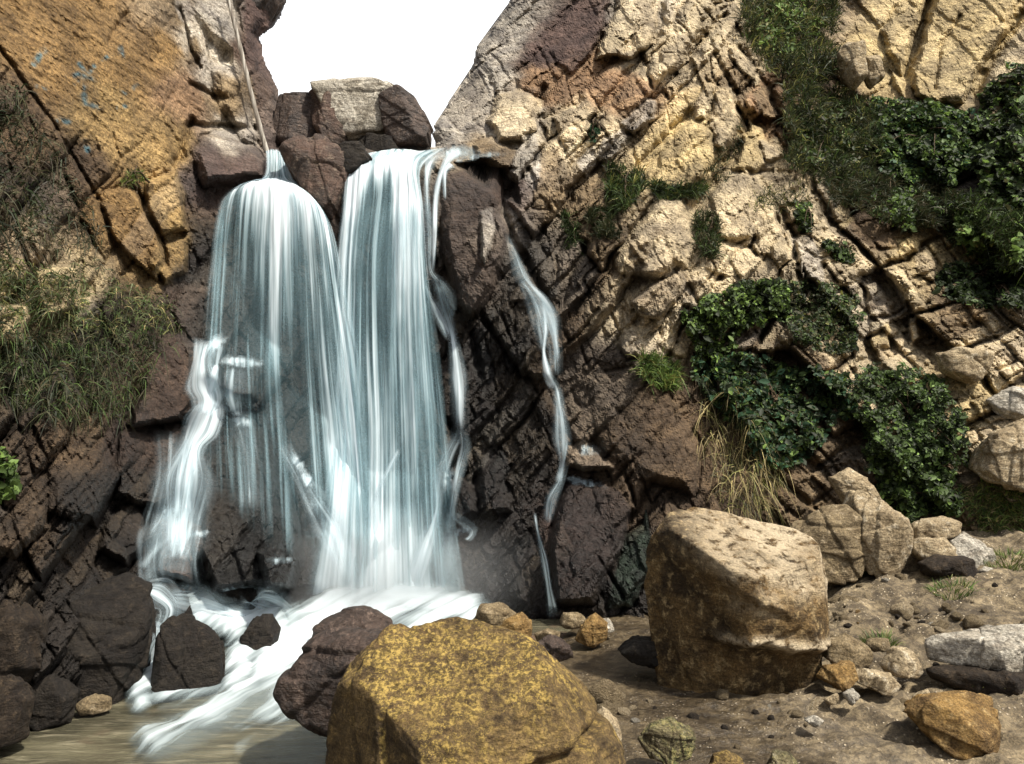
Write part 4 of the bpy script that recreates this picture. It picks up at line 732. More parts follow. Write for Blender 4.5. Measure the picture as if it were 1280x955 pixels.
# left dome: a chute through the notch, spreading over a rounded brow
LD = [row([332,337,343,350,357,364],[188,186,186,186,187,192],9.25,[1.3]*6),
      row([328,335,343,352,362,373],[222,220,219,220,222,228],8.75,[1.4]*6),
      row([286,308,335,362,388,402],[238,229,226,231,244,262],8.40,[1.1,1.6,2.0,2.0,1.7,1.1]),
      row([268,296,335,372,402,418],[268,252,248,254,272,298],8.22,[1.0,.75,1.6,1.7,1.6,1.1]),
      row([259,290,332,376,412,434],[335,330,330,335,348,372],8.12,[.72,.36,.75,.95,1.2,.8]),
      row([251,285,330,380,424,452],[430,440,450,450,450,460],8.02,[.45,.18,.36,.45,1.05,.8]),
      row([247,285,335,388,436,462],[520,540,560,568,570,580],7.92,[.24,.08,.20,.30,.95,.8]),
      row([245,290,340,398,444,474],[600,640,690,700,720,745],[7.5,7.4,7.3,7.5,7.75,7.75],[.0,.05,.1,.35,.85,1.0])]
kids.append(curtain([[(x, y, Y_, d*.85) for x, y, Y_, d in r_] for r_ in LD], 150, 260, 0, seed=1, eu=.13))
kids.append(curtain([[(x+3, y+3, Y_+.10, d*.35) for x, y, Y_, d in r_] for r_ in LD], 120, 200, 0, seed=5, eu=.12))
# main fall
MF = [row([440,460,484,506,532,562],[205,192,186,186,188,184],[9.2,9.3,9.4,9.4,9.4,9.3],[1.0,1.4,1.5,1.5,1.4,1.2]),
      row([431,452,478,500,516,528],[222,208,203,202,204,212],8.75,[1.3,1.8,1.9,2.0,1.8,.9]),
      row([427,448,476,500,520,531],[262,250,244,244,250,262],8.50,[1.4,1.5,.55,1.9,1.9,.8]),
      row([420,442,468,500,522,536],[330,325,320,320,325,335],8.32,[1.25,1.05,.45,1.6,1.6,.7]),
      row([416,440,468,500,526,548],[420,420,420,420,420,420],8.20,[1.0,1.15,.55,1.2,1.15,.45]),
      row([410,440,472,502,533,560],[530,530,530,530,530,530],8.08,[.9,1.1,.8,1.0,.9,.40]),
      row([398,438,472,504,538,570],[640,640,640,640,640,640],7.9,[.45,1.0,.95,.95,.72,.55]),
      row([372,432,472,508,545,588],[762,764,764,764,764,764],[7.5,7.4,7.35,7.35,7.4,7.5],[.9,1.7,2.0,2.0,1.6,1.0])]
kids.append(curtain([[(x, y, Y_, d*.88) for x, y, Y_, d in r_] for r_ in MF], 170, 280, 0, seed=2, eu=.12, ev=(.02, .04)))
kids.append(curtain([[(x-2, y+2, Y_+.12, d*.4) for x, y, Y_, d in r_] for r_ in MF], 120, 200, 0, seed=6, eu=.12, ev=(.02, .04)))
kids.append(curtain([[(x+(12 if i < 2 else 0), y, Y_-.10, d*.3) for i, (x, y, Y_, d) in enumerate(r_)] for r_ in MF[2:]], 120, 200, 0, seed=8, eu=.08, ev=(.1, .04)))
# right-hand strands beside the main fall
ST = [([(556,188,14),(540,200,12),(534,230,6),(536,290,6),(537,335,7),(548,356,14),(556,385,12),(566,420,13),(572,470,14),(574,520,16),(576,545,20)],1.0),
      ([(575,186,12),(556,205,8),(546,240,4),(543,300,4),(540,345,4)],.9),([(522,322,3),(532,360,6),(548,395,8),(562,425,10)],.9),
      ([(576,535,18),(560,565,14),(548,600,14),(546,640,16),(530,690,18),(516,740,24)],1.05),([(578,535,10),(582,560,8),(572,600,10),(564,650,9),(560,700,14),(556,755,20)],.85),
      ([(548,350,10),(560,372,14),(566,392,10),(560,400,6)],.8),([(566,205,8),(556,216,5),(556,250,3)],.7),
      # crossing rivulets low on the rock, seen through the veil
      ([(350,550,14),(372,590,20),(392,625,24),(412,660,30),(426,700,34),(440,745,44)],.6),([(500,560,5),(480,600,7),(470,640,10)],.6),
      ([(560,640,8),(590,662,12),(584,676,6)],.5)]
for i, (p_, d_) in enumerate(ST): kids.append(strand(p_, dens=d_, seed=20+i, off=.10))
# left cascade stepping down over ledges to the pool
LC = [([(262,425,34),(254,450,36),(256,480,34),(262,500,34),(256,520,36)],1.05),([(276,428,6),(270,460,8),(268,492,10)],.8),
      ([(250,500,14),(262,508,30),(254,535,34),(240,560,40),(232,600,52),(226,650,50),(222,690,46)],1.3),([(272,455,8),(266,478,12),(262,500,14)],.8),([(300,458,26),(300,490,30),(302,520,30)],.35),
      ([(296,515,24),(304,540,26),(312,580,26),(316,640,24)],.35),([(235,540,50),(225,600,64),(222,660,60),(215,700,50)],.65),
      ([(210,630,14),(204,650,20),(198,672,28),(192,705,36),(196,730,40)],.9),([(240,660,30),(222,690,46),(212,722,60)],.55),
      ([(180,735,20),(200,742,30),(216,762,30),(204,790,22),(190,820,18),(182,860,26)],1.05),([(210,745,24),(240,748,30),(280,760,34),(310,776,30),(312,800,26),(306,850,40)],1.0),
      ([(300,756,24),(330,752,30),(360,770,36),(352,810,40),(320,860,50)],1.0),([(288,800,16),(292,830,22),(296,862,30)],.9)]
for i, (p_, d_) in enumerate(LC): kids.append(strand(p_, dens=d_, seed=40+i, off=.10 if i < 8 else .28, eu=.42))
# thin side fall
TF = [([(632,290,4),(640,312,8),(650,345,11),(662,360,13),(676,378,14),(688,400,12),(694,430,9),(698,455,6)],.95),([(650,350,8),(664,372,12),(674,400,14),(682,440,16)],.5),([(660,362,8),(684,396,16),(692,430,18),(694,470,14)],.45),([(678,375,5),(682,410,4),(680,440,4),(686,468,7),(694,486,8)],.95),
      ([(690,474,6),(697,490,10),(700,520,15),(702,550,13),(702,580,8),(696,604,10)],.9),([(704,575,8),(700,600,12),(688,625,12),(684,655,6)],.75),
      ([(668,640,3),(672,665,4),(680,700,6),(686,735,8),(692,772,16)],.95),]
for i, (p_, d_) in enumerate(TF): kids.append(strand(p_, dens=d_, seed=60+i, off=.07))
def patch(cx, cy, rx_, ry_, ang, d_, seed, off=.03):
    n = 44; a_ = np.linspace(-1.3, 1.3, n); U, W_ = np.meshgrid(a_, a_); ca, sa = math.cos(R(ang)), math.sin(R(ang))
    X = cx+(U*rx_*ca+W_*ry_*sa); Y_ = cy+(-U*rx_*sa+W_*ry_*ca); P = at(X, Y_, look(X, Y_, boxf(Ys, 1, lambda L_: sum(L_)/len(L_)) if False else Ys)-off)
    nz = fbm(np.stack([X/9, Y_/9, X*0+seed], -1), 1, 4, 3); r_ = np.hypot(U, W_)+nz*.7
    return mesh_np('foam', P.reshape(-1, 3), gridfaces(n, n), M_STR, attrs={'dens': (1.3*d_*(1-.4*r_)*(1+.8*nz)).ravel(), 'edge': sstep(1.15, .35, r_).ravel()}, uv=np.stack([X/110+seed, Y_/110], -1).reshape(-1, 2))
for i, q_ in enumerate([(300,452,30,8,-6,1.0),(268,430,16,9,30,.9),(288,508,26,8,0,1.0),(302,526,13,9,-20,1.1),(236,668,26,7,8,.8),(372,578,14,7,-60,.8),(384,600,16,8,-55,.8),(400,640,20,9,-60,.8),(212,640,12,8,0,1),
                        (330,742,34,8,-8,.8),(290,742,22,7,0,.8),(560,600,8,20,0,.7),(574,664,18,6,10,.6),(728,602,28,5,-12,.6),(738,562,18,9,0,.35),(600,196,30,5,10,.5),(575,190,26,9,0,1.0),(350,700,16,5,0,.35),(395,668,18,6,0,.35)]):
    kids.append(patch(*q_, seed=i))
adopt(fall, kids)

# drifting spray where the water lands
def mist(name, loc, rad, dens):
    Vd, F = ICO[4]; o = mesh_np(name, Vd*np.array(rad), F, None_mat(dens, rad), loc=None); o.location = loc; return tag(o, kind='stuff')
def None_mat(dens, rad):
    m, t = newmat('spray'); g = G(t); v = g.n('TexCoord').outputs['Object']
    d = g.n('VectorMath', operation='DIVIDE'); t.links.new(v, d.inputs[0]); d.inputs[1].default_value = rad
    ln = g.n('VectorMath', operation='LENGTH'); t.links.new(d.outputs[0], ln.inputs[0])
    k = g.math('MULTIPLY', g.rng(ln.outputs['Value'], 0, 1, dens, 0), g.rng(g.noise(v, 1.6, 2, .5), .3, .7, .5, 1.5))
    p = g.n('VolumePrincipled'); p.inputs['Color'].default_value = (.93, .96, .98, 1); t.links.new(k, p.inputs['Density']); p.inputs['Anisotropy'].default_value = .2
    o = g.n('OutputMaterial'); t.links.new(p.outputs[0], o.inputs['Volume']); return m
mist('mist', (-1.25, 7.0, .35), (1.7, .7, .8), .9)

# rapids: the white apron between the fall and the pool
RY = rbf([(60,735,6.3),(60,800,5.7),(60,862,4.98),(60,930,4.05),(150,735,6.0),(190,735,6.05),(235,748,6.3),(300,758,6.6),(350,750,6.9),(400,742,7.2),(450,730,7.45),(500,728,7.5),(560,745,7.3),(600,762,6.9),(640,782,6.5),(180,790,5.6),(240,800,5.7),(300,800,5.9),(400,800,6.1),(520,800,6.1),
          (170,862,4.98),(230,868,4.92),(300,860,5.0),(380,850,5.1),(460,850,5.2),(560,850,5.2),(640,850,5.2),(200,930,4.05),(300,930,4.05),(420,930,4.05),(600,930,4.05)])
rx, ry = np.arange(60, 660, 2.5), np.arange(728, 962, 2.5); RX, RYY = np.meshgrid(rx, ry); Yr = RY(RX, RYY)
FOAM = [([(500,742),(440,760),(400,790),(372,820),(345,850)],46,1.5),([(372,830),(340,856),(300,874)],24,1.2),([(310,868),(270,886),(236,902)],18,.95),([(250,896),(215,912),(180,926)],12,.7),([(340,880),(290,905),(250,925)],8,.5),([(300,850),(240,876),(200,884)],8,.5),([(400,850),(340,882),(290,896)],16,.9),([(560,768),(500,775),(440,790)],30,1.2),([(400,765),(440,748),(480,742),(540,755),(585,768)],26,1.6),([(190,745),(250,752),(300,760),(340,780),(350,820),(330,845)],30,1.35),([(300,770),(298,830),(290,862)],18,1.1),
        ([(192,790),(182,850),(172,876)],14,1.2),([(375,850),(300,880),(240,905),(190,925)],24,1.15),([(400,905),(350,922),(300,936)],9,.35),([(170,866),(230,868),(280,862)],12,.7),([(640,790),(668,798),(690,800)],12,.8),([(668,772),(710,772)],10,.9)]
PF = at(RX, RYY, Yr); wv = fbm(PF, 2.2, 4, 81)*16
dn = np.zeros(RX.shape)
for pl, wd, d_ in FOAM: dn = np.maximum(dn, d_*(1-sstep(wd*.1, wd*1.6, segdist(RX+wv, RYY+wv*.6, pl, False))))
PF[..., 2] += .04*sstep(.2, 1.2, dn)+fbm(PF, 2.5, 3, 82)*.03
eg = sstep(0, 12, RX-62)*sstep(0, 12, 655-RX)*sstep(0, 30, RYY-728+wv*.5)*sstep(0, 10, 958-RYY)
# flow lines run from the foot of the fall towards the lower left
uu = (RX*.47+RYY*.88)/100; vv = (RX*.88-RYY*.47)/100; bend = sstep(150, 330, RX)*.0
M_RAP = water_material('rapids_foam', ku=9, kv=.7, tint=(.42,.52,.55))
mist_f = mesh_np('rapids', PF.reshape(-1, 3), gridfaces(len(ry), len(rx)), M_RAP, attrs={'dens': dn.ravel()*1.0-.10, 'edge': (eg*sstep(.0, .6, dn)).ravel()}, uv=np.stack([uu, vv], -1).reshape(-1, 2))
tag(mist_f, kind='structure')

# pool and trickle: one sheet of shallow brown water
wxs, wys = np.arange(-3.6, 1.6, .03), np.arange(1.2, 7.2, .03); WX, WY = np.meshgrid(wxs, wys)
Pp = np.stack([WX*1.0, WY, WX*0], -1); WZ = fbm(Pp, 3, 3, 91)*.008+fbm(Pp, 11, 3, 92)*.003
m, t = newmat('shallow_water'); g = G(t); v = g.n('TexCoord').outputs['Object']
mp = g.n('Mapping'); t.links.new(v, mp.inputs[0]); mp.inputs['Rotation'].default_value = (0, 0, R(-52)); mp.inputs['Scale'].default_value = (1.0, 4.2, 1)
n1 = g.noise(mp.outputs[0], .9, 6, .6, .5); n2 = g.noise(mp.outputs[0], 4.0, 6, .65, .4); n3 = g.noise(v, 1.2, 4, .6)
a = g.mix(g.rng(n1, .35, .64, 0, 1), (.045, .042, .028, 1), (.115, .105, .068, 1)); a = g.mix(g.rng(n2, .5, .7, 0, .7), a, (.24, .215, .15, 1)); a = g.mix(g.rng(n2, .32, .47, .6, 0), a, (.05, .042, .03, 1))
a = g.mix(g.rng(n3, .56, .68, 0, .6), a, (.19, .12, .085, 1))
p = g.n('BsdfPrincipled'); t.links.new(a, p.inputs['Base Color']); p.inputs['Roughness'].default_value = .16
b = g.n('Bump'); b.inputs['Strength'].default_value = .5; b.inputs['Distance'].default_value = .04; t.links.new(n2, b.inputs['Height']); t.links.new(b.outputs[0], p.inputs['Normal']); g.out(p.outputs[0])
tag(mesh_np('pool_water', np.stack([WX, WY, WZ], -1).reshape(-1, 3), gridfaces(len(wys), len(wxs)), m), kind='structure')

# ================================================================== PLANTS
def leaf_material(name, trans=.35):
    m, t = newmat(name); g = G(t); c = g.attr('col')
    p = g.n('BsdfPrincipled'); t.links.new(c, p.inputs['Base Color']); p.inputs['Roughness'].default_value = .6; p.inputs['Specular IOR Level'].default_value = .3
    tl = g.n('BsdfTranslucent'); t.links.new(c, tl.inputs[0]); mx = g.n('MixShader'); mx.inputs[0].default_value = trans
    t.links.new(p.outputs[0], mx.inputs[1]); t.links.new(tl.outputs[0], mx.inputs[2]); g.out(mx.outputs[0]); return m
M_LEAF = leaf_material('leaf'); M_BLADE = leaf_material('grass_blade', .25)
M_STEM = rock_material('bark', c1=(.09,.065,.04), c2=(.05,.035,.02), c3=(.14,.11,.07), scale=6)
def scatter(poly, n, rs_, ground=False):
    """n points on the wall inside a pixel outline, with clumps"""
    xs = [p[0] for p in poly]; ys = [p[1] for p in poly]; o = []
    X, Yq = rs_.uniform(min(xs), max(xs), n*6), rs_.uniform(min(ys), max(ys), n*6)
    wob = np.stack([X/26, Yq/26, X*0], -1); jit = fbm(wob, 1, 4, 5)*34
    sdv = sdist(X+jit, Yq+jit*.6, poly); cl = fbm(np.stack([X/11, Yq/11, X*0+3], -1), 1, 3, 8)
    ok = (sdv > -3) & (cl > -.22) & (rs_.random(n*6) < sstep(-6, 10, sdv)*.8+.2); X, Yq = X[ok][:n], Yq[ok][:n]
    return X, Yq
def blades(P, D, L, W, C, rs_, droop=.5, seg=3):
    """curved tapering blades: base P, direction D, length L, width W, colour C"""
    n = len(P); side = np.cross(D, rs_.normal(size=(n, 3))); side /= np.linalg.norm(side, axis=1)[:, None]+1e-9
    Vs = []
    for k_ in range(seg+1):
        f = k_/seg; c = P+D*(L*f)[:, None]; c[:, 2] -= droop*L*f*f
        wd = (W*(1-f*.9)*.5)[:, None]; Vs += [c-side*wd, c+side*wd]
    Vs = np.stack(Vs, 1); F = []
    for k_ in range(seg): a = 2*k_; F.append([a, a+1, a+3, a+2])
    F = np.array(F)[None]+(np.arange(n)*(2*seg+2))[:, None, None]
    return Vs.reshape(-1, 3), F.reshape(-1, 4), np.repeat(C, 2*seg+2, axis=0)
def leaves(P, S, C, rs_, up=.6):
    n = len(P); a = rs_.normal(size=(n, 3)); a /= np.linalg.norm(a, axis=1)[:, None]
    nr = rs_.normal(size=(n, 3))*.7+np.array([0, -.7, up]); nr /= np.linalg.norm(nr, axis=1)[:, None]
    a -= nr*(a*nr).sum(1)[:, None]; a /= np.linalg.norm(a, axis=1)[:, None]; b_ = np.cross(nr, a); S = S[:, None]
    q = [P-a*S, P-a*S*.35+b_*S*.55+nr*S*.15, P+a*S*.5+b_*S*.42+nr*S*.12, P+a*S*1.05-nr*S*.1, P+a*S*.5-b_*S*.42+nr*S*.12, P-a*S*.35-b_*S*.55+nr*S*.15]
    Vs = np.stack(q, 1); base = (np.arange(n)*6)[:, None, None]; F = np.array([[0, 1, 2, 3], [0, 3, 4, 5]])[None]+base
    return Vs.reshape(-1, 3), F.reshape(-1, 4), np.repeat(C, 6, axis=0)
DG=(.018,.027,.010); MG=(.050,.080,.022); BG=(.11,.17,.040); YG=(.15,.15,.045); DRY=(.26,.21,.10); OLV=(.045,.045,.020); TEAL=(.03,.07,.035)
def pal(n, cols, wts, rs_):
    c = np.array(cols)[rs_.choice(len(cols), n, p=np.array(wts)/sum(wts))]; return np.clip(c*rs_.uniform(.6, 1.45, (n, 1)), 0, 1)
def plant(name, poly, n, kind, label, cat, seed, cols=(DG, MG, BG), wts=(5, 4, 1), thick=.35, size=.03, length=.2, direc=(0, -.5, 1), droop=.5, group=None, skind=None, lift=0., spread=.6):
    rs_ = np.random.default_rng(seed); X, Yq = scatter(poly, n, rs_); n = len(X); Yd = look(X, Yq)
    # billowing canopy: thickness varies in lumps
    lump = .5+.5*np.clip(fbm(np.stack([X/30, Yq/30, X*0+seed], -1), 1, 3, 6)*2.2, -1, 1)
    dp = thick*(.15+.85*lump)*rs_.power(2.2, n)+lift
    P = at(X, Yq, Yd-dp*1.0); C = pal(n, cols, wts, rs_)
    patch = fbm(P, 2.5, 3, seed % 50); C = C*np.clip(1.25+1.3*patch[:, None], .35, 2.6)
    if kind == 'blade':
        D = np.array(direc)+rs_.normal(size=(n, 3))*spread; D /= np.linalg.norm(D, axis=1)[:, None]
        Vv, F, Cv = blades(P, D, length*rs_.uniform(.5, 1.3, n), size*rs_.uniform(.6, 1.3, n), C, rs_, droop)
        mt = M_BLADE
    else:
        Vv, F, Cv = leaves(P, size*np.clip(rs_.lognormal(-.15, .38, n), .3, 2.0), C, rs_); mt = M_LEAF
    cx, cy = np.mean([p[0] for p in poly]), max(p[1] for p in poly)
    base = at(cx, cy, float(look(cx, cy)))
    if skind == 'stuff':
        o = mesh_np(name, Vv, F, mt, attrs={'col': Cv}); tag(o, label, cat, group, 'stuff'); return o
    root = empty(name, tuple(base)); tag(root, label, cat, group)
    o = mesh_np('foliage', Vv, F, mt, attrs={'col': Cv}, loc=tuple(base)); o.location = (0, 0, 0); o.parent = root
    # woody stems that carry the foliage
    Vs, Fs = [], []
    cen = at(cx, np.mean([p[1] for p in poly]), float(look(cx, np.mean([p[1] for p in poly])))+.03)
    for k_ in range(7):
        j = rs_.integers(n); q0 = cen+rs_.normal(size=3)*.05; q1 = P[j]; b0 = len(Vs)
        for f in np.linspace(0, 1, 6):
            c = q0*(1-f)+q1*f+np.array([0, 0, .10*math.sin(f*math.pi)])+rs_.normal(size=3)*.012; r_ = .012*(1-.75*f)
            for a_ in range(5): Vs.append(c+r_*np.array([math.cos(a_*1.2566), 0, math.sin(a_*1.2566)]))
        for s_ in range(5):
            for a_ in range(5): Fs.append([b0+s_*5+a_, b0+s_*5+(a_+1) % 5, b0+s_*5+5+(a_+1) % 5, b0+s_*5+5+a_])
    st = mesh_np('stem', np.array(Vs), np.array(Fs), M_STEM, loc=tuple(base)); st.location = (0, 0, 0); st.parent = root
    return root
# thickets of the upper right
plant('bush', [(925,0),(960,-30),(1040,-20),(1050,50),(1055,95),(1010,115),(965,90),(935,50)], 7000, 'blade', 'tall grassy bush at the top, left of the egg shaped stone', 'bush', 1, (DG, OLV, YG, MG), (6, 4, 1.6, 2), .8, .016, .22)
plant('bush', [(985,105),(1040,110),(1090,130),(1105,175),(1090,225),(1030,232),(985,205),(978,150)], 9000, 'blade', 'dull olive bush in the middle of the upper right slope', 'bush', 2, (DG, OLV, YG, MG), (6, 4, 1.1, 2), .85, .015, .18)
plant('bush', [(1090,120),(1160,132),(1225,140),(1240,185),(1190,230),(1120,225),(1095,180)], 11000, 'leaf', 'leafy green bush just below the cracked yellow crag', 'bush', 3, (DG, MG, BG, TEAL), (5, 4, 2, 1), .5, .036)
plant('bush', [(1230,110),(1300,70),(1400,90),(1400,260),(1290,280),(1230,240),(1215,170)], 12000, 'leaf', 'dark leafy thicket at the right edge below the crag', 'bush', 4, (DG, MG, BG, OLV), (6, 3, 1.5, 1), .6, .040)
plant('bush', [(1030,225),(1110,220),(1180,235),(1200,275),(1140,292),(1080,262),(1040,250)], 7500, 'blade', 'low dark brownish bush under the dull olive one', 'bush', 5, (DG, OLV, (.05,.04,.02)), (5, 3, 2), .6, .015, .16)
plant('bush', [(1180,235),(1290,270),(1400,280),(1400,370),(1290,345),(1230,330),(1185,300)], 7000, 'blade', 'long grassy thicket sloping down at the right edge', 'bush', 6, (DG, MG, BG, OLV), (6, 3, 1, 2), .7, .018, .2)
plant('bush', [(1170,340),(1230,320),(1300,350),(1310,385),(1240,385),(1180,370)], 3500, 'leaf', 'small dark bush above the oval pale boulder', 'bush', 7, (DG, MG), (5, 2), .3, .03)
plant('bush', [(945,10),(1000,-10),(1030,30),(1000,70),(950,60)], 1500, 'leaf', 'small bush with yellowish green leaves at the top of the grassy slope', 'bush', 8, (MG, BG, YG), (3, 3, 2), .9, .030)
plant('bush', [(1000,150),(1060,135),(1085,180),(1040,215),(1000,195)], 1500, 'leaf', 'leafy dark green shrub poking out of the dull olive bush', 'bush', 9, (DG, MG, OLV, YG), (3, 4, 3, 1), 1.0, .030)
plant('bush', [(1090,235),(1150,232),(1185,262),(1140,290),(1095,270)], 1400, 'leaf', 'leafy green shrub growing through the low brownish bush', 'bush', 10, (DG, MG, BG), (3, 4, 2), .8, .032)
plant('bush', [(1195,270),(1260,275),(1300,320),(1240,330),(1200,310)], 1500, 'leaf', 'bright green leafy clump in the long thicket at the right edge', 'bush', 18, (MG, BG, YG), (4, 4, 1), .8, .038)
# ivy and shrubs of the middle right
plant('ivy', [(852,398),(885,368),(935,352),(985,350),(990,395),(950,410),(915,425),(900,455),(868,440)], 5200, 'leaf', 'ivy with bright leaves hanging below the cream rock face', 'ivy', 11, (DG, MG, BG, (.16,.24,.05)), (5, 4, 2, .6), .32, .029)
plant('bush', [(975,352),(1030,352),(1078,375),(1080,415),(1050,445),(1000,430),(985,395)], 4200, 'leaf', 'rounded olive bush right of the bright ivy', 'bush', 12, (DG, OLV, MG, YG), (5, 3, 3, .6), .35, .023)
plant('ivy', [(865,448),(930,440),(1000,462),(1060,468),(1070,510),(1030,540),(1000,580),(955,585),(925,540),(890,500)], 8000, 'leaf', 'dark ivy carpet above the hanging dry grass', 'ivy', 13, (DG, TEAL, MG, BG), (6, 3, 3, 1), .30, .031)
plant('bush', [(1072,470),(1120,452),(1185,478),(1215,530),(1212,580),(1160,600),(1095,595),(1068,545)], 11000, 'leaf', 'large dense green shrub at the foot of the right slope', 'shrub', 14, (DG, MG, BG), (5, 5, 1), .55, .022)
plant('bush', [(1100,590),(1180,592),(1200,625),(1160,640),(1118,650),(1098,625)], 3200, 'leaf', 'leafy plant below the large shrub, above the pale pile of stones', 'plant', 15, (DG, MG, BG), (4, 4, 1), .3, .032)
plant('bush', [(798,448),(820,445),(850,462),(842,490),(812,480)], 900, 'blade', 'bright green tuft growing under the lowest cream blocks', 'tuft', 16, (MG, BG, YG), (4, 3, 2), .2, .016, .18)
plant('bush', [(764,215),(790,208),(808,225),(800,262),(775,270),(758,245)], 1500, 'blade', 'dark tuft hanging in the joint left of the big outcrop', 'tuft', 17, (DG, MG, YG), (5, 3, 1), .25, .014, .2)
plant('bush', [(815,232),(860,228),(885,238),(870,250),(825,248)], 1300, 'blade', 'grass fringe on the ledge below the yellow rock face', 'tuft', 18, (DG, MG, YG), (5, 3, 1), .2, .012, .16)
plant('bush', [(868,272),(890,265),(900,300),(888,325),(870,312)], 1200, 'blade', 'brownish tuft clinging right of the big outcrop', 'tuft', 19, (DG, OLV, MG), (4, 3, 2), .2, .012, .14)
plant('bush', [(702,272),(716,266),(722,300),(708,312)], 450, 'blade', 'narrow green tuft in a joint beside the thin side fall', 'tuft', 20, (DG, MG), (4, 3), .15, .012, .14)
plant('bush', [(738,158),(752,155),(756,172),(742,178)], 260, 'leaf', 'tiny dark plant on the right wall above the outcrop', 'tuft', 21, (DG, TEAL), (4, 3), .12, .03)
plant('bush', [(735,262),(770,262),(775,300),(745,296)], 900, 'blade', 'dark grass in the hollow left of the outcrop', 'tuft', 22, (DG, OLV), (4, 3), .15, .012, .16)
plant('bush', [(990,248),(1012,256),(1016,285),(998,290)], 500, 'leaf', 'small green plant between the cream slabs', 'tuft', 23, (DG, MG, BG), (4, 3, 1), .15, .028)
plant('bush', [(1028,300),(1055,305),(1070,322),(1040,328)], 500, 'leaf', 'small creeping plant above the line of cream blocks', 'tuft', 24, (DG, MG), (4, 3), .15, .026)
plant('bush', [(870,240),(905,190),(935,150),(942,156),(912,205),(884,252)], 900, 'blade', 'mossy strip growing in the long diagonal joint', 'tuft', 25, (DG, (.03,.035,.015)), (4, 3), .08, .012, .08)
plant('grass', [(880,470),(925,480),(965,540),(985,590),(970,640),(920,640),(885,570),(870,520)], 800, 'blade', 'dry straw coloured grass hanging from the bank behind the huge boulder', 'grass', 31, (DRY, YG, OLV, (.42,.34,.15)), (4, 2, 3, 1), .22, .008, .26, (0, -.5, -.2), .9, skind='stuff', spread=.5)
plant('grass', [(1190,610),(1300,600),(1320,700),(1240,705),(1200,660)], 2600, 'blade', 'green and straw grass on the right slope by the pale pile', 'grass', 32, (MG, BG, YG, DRY), (4, 2, 2, 1), .1, .010, .12, skind='stuff', lift=.0)
plant('grass', [(930,250),(1010,225),(1000,245),(945,268)], 500, 'blade', 'thin grass between the cream face and the olive bush', 'grass', 33, (DG, YG), (4, 1), .08, .010, .12, skind='stuff')
# left wall
plant('grass', [(-30,318),(40,326),(50,334),(112,330),(106,396),(135,380),(130,330),(150,350),(215,375),(220,400),(170,425),(90,410),(0,392),(-40,380)], 2600, 'blade', 'pale green grass spilling over the ledge on the left wall', 'grass', 41, ((.075,.09,.04), MG, YG, OLV, DRY), (3, 3, 1, 4, 1), .20, .009, .13, (.1, -.7, .5), .7, skind='stuff')
plant('grass', [(-30,395),(60,410),(150,415),(215,395),(225,412),(190,450),(160,520),(90,530),(0,500),(-40,470)], 3600, 'blade', 'dark grass hanging under the left ledge', 'grass', 42, (DG, MG, OLV, (.045,.035,.018)), (5, 2, 3, 2), .22, .009, .13, (.1, -.6, .2), .8, skind='stuff')
plant('grass', [(-30,100),(30,110),(80,200),(120,260),(135,320),(60,320),(-30,320)], 1500, 'blade', 'sparse dark grass in the shade under the sloping joint of the left wall', 'grass', 43, (DG, OLV, (.045,.035,.018)), (4, 3, 3), .16, .010, .15, (.1, -.5, .1), .8, skind='stuff')
plant('bush', [(148,222),(176,214),(182,228),(155,234)], 350, 'blade', 'yellow green tuft on top of the ochre block of the left wall', 'tuft', 44, (YG, BG, MG), (3, 2, 2), .12, .010, .08)
plant('bush', [(-10,560),(18,570),(22,610),(-5,625)], 350, 'leaf', 'bright green plant low at the left edge', 'tuft', 45, (MG, BG), (3, 3), .2, .03)
def ground_tuft(x, y, r, n, label, seed, cols=(MG, BG, YG), h=.12):
    rs_ = np.random.default_rng(seed); a_ = rs_.uniform(0, 6.28, n); q = r*rs_.random(n)**.6; P = np.stack([x+q*np.cos(a_), y+q*np.sin(a_), np.zeros(n)], -1); P[:, 2] = gz(P[:, 0], P[:, 1])-.01
    D = np.stack([np.cos(a_)*.5, np.sin(a_)*.5, np.full(n, 1.)], -1)+rs_.normal(size=(n, 3))*.25; D /= np.linalg.norm(D, axis=1)[:, None]
    Vv, F, Cv = blades(P, D, h*rs_.uniform(.5, 1.3, n), .008*rs_.uniform(.6, 1.3, n), pal(n, cols, [1]*len(cols), rs_), rs_, .35)
    o = mesh_np('grass_tuft', Vv, F, M_BLADE, attrs={'col': Cv}, loc=(x, y, float(gz(x, y)))); tag(o, label, 'tuft')
def gpt(px, py, lo=3.0, hi=9.0):
    """where a line of sight meets the ground"""
    Yq = np.arange(lo, hi, .02); P = at(np.full(Yq.shape, px), np.full(Yq.shape, py), Yq); d = P[:, 2]-gz(P[:, 0], P[:, 1]); i = int(np.argmax(d < 0)); return P[i]
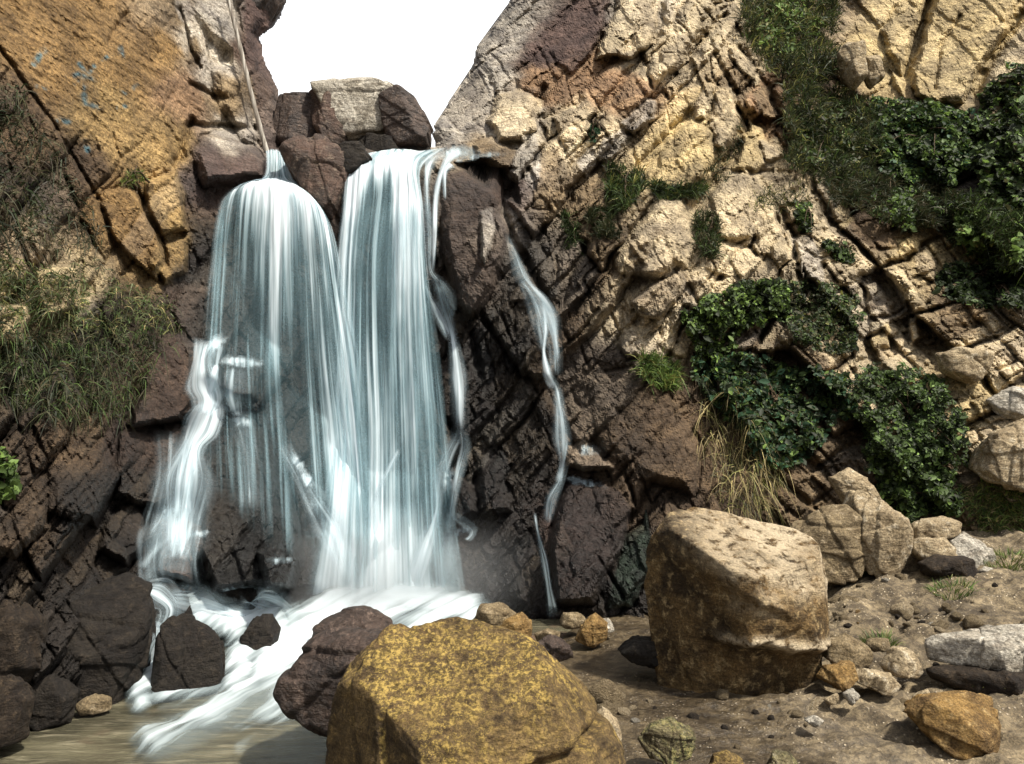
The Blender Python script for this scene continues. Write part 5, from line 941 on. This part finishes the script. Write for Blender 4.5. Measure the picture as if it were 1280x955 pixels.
for (px, py, r, n, lb, sd_) in ((1100,812,.09,260,'bright green tuft among the stones right of the huge boulder',501),(1240,858,.11,380,'dark green tuft under the long pale slab',502),(1075,712,.12,300,'green tuft at the foot of the pinkish cream boulder',503),
                                 (1045,722,.08,160,'small tuft at the foot of the round brown boulder',504),(1190,740,.14,240,'thin grass on the open grit below the pale pile',505),(1262,706,.2,420,'straw and green grass at the right edge of the open grit',506)):
    P = gpt(px, py); ground_tuft(P[0], P[1], r, n, lb, sd_)

# long weathered pole leaning beside the lip
m, t = newmat('weathered_wood'); g = G(t); v = g.n('TexCoord').outputs['Object']
mp = g.n('Mapping'); t.links.new(v, mp.inputs[0]); mp.inputs['Scale'].default_value = (30, 30, 2); nn = g.noise(mp.outputs[0], 1, 6, .6)
p = g.n('BsdfPrincipled'); t.links.new(g.mix(g.rng(nn, .35, .65, 0, 1), (.15, .125, .10, 1), (.42, .39, .34, 1)), p.inputs['Base Color']); p.inputs['Roughness'].default_value = .8
b = g.n('Bump'); b.inputs['Distance'].default_value = .02; t.links.new(nn, b.inputs['Height']); t.links.new(b.outputs[0], p.inputs['Normal']); g.out(p.outputs[0])
A0 = at(283, -8, float(look(283, 5))-.30); A1 = at(333, 190, 9.0); Vs, Fs = [], []; ax = (A1-A0)/np.linalg.norm(A1-A0); s1 = np.cross(ax, [0, 1, 0]); s1 /= np.linalg.norm(s1); s2 = np.cross(ax, s1)
for i, f in enumerate(np.linspace(0, 1, 40)):
    c = A0*(1-f)+A1*f+s1*.004*math.sin(f*7); r_ = .020+.010*f+.002*math.sin(f*40)
    for a_ in range(12): Vs.append(c+r_*(s1*math.cos(a_*.5236)+s2*math.sin(a_*.5236)))
for i in range(39):
    for a_ in range(12): Fs.append([i*12+a_, i*12+(a_+1) % 12, i*12+12+(a_+1) % 12, i*12+12+a_])
tag(mesh_np('wooden_pole', np.array(Vs), np.array(Fs), m, loc=tuple(A1)), 'long pale weathered pole leaning down the rock to the lip of the fall', 'pole')
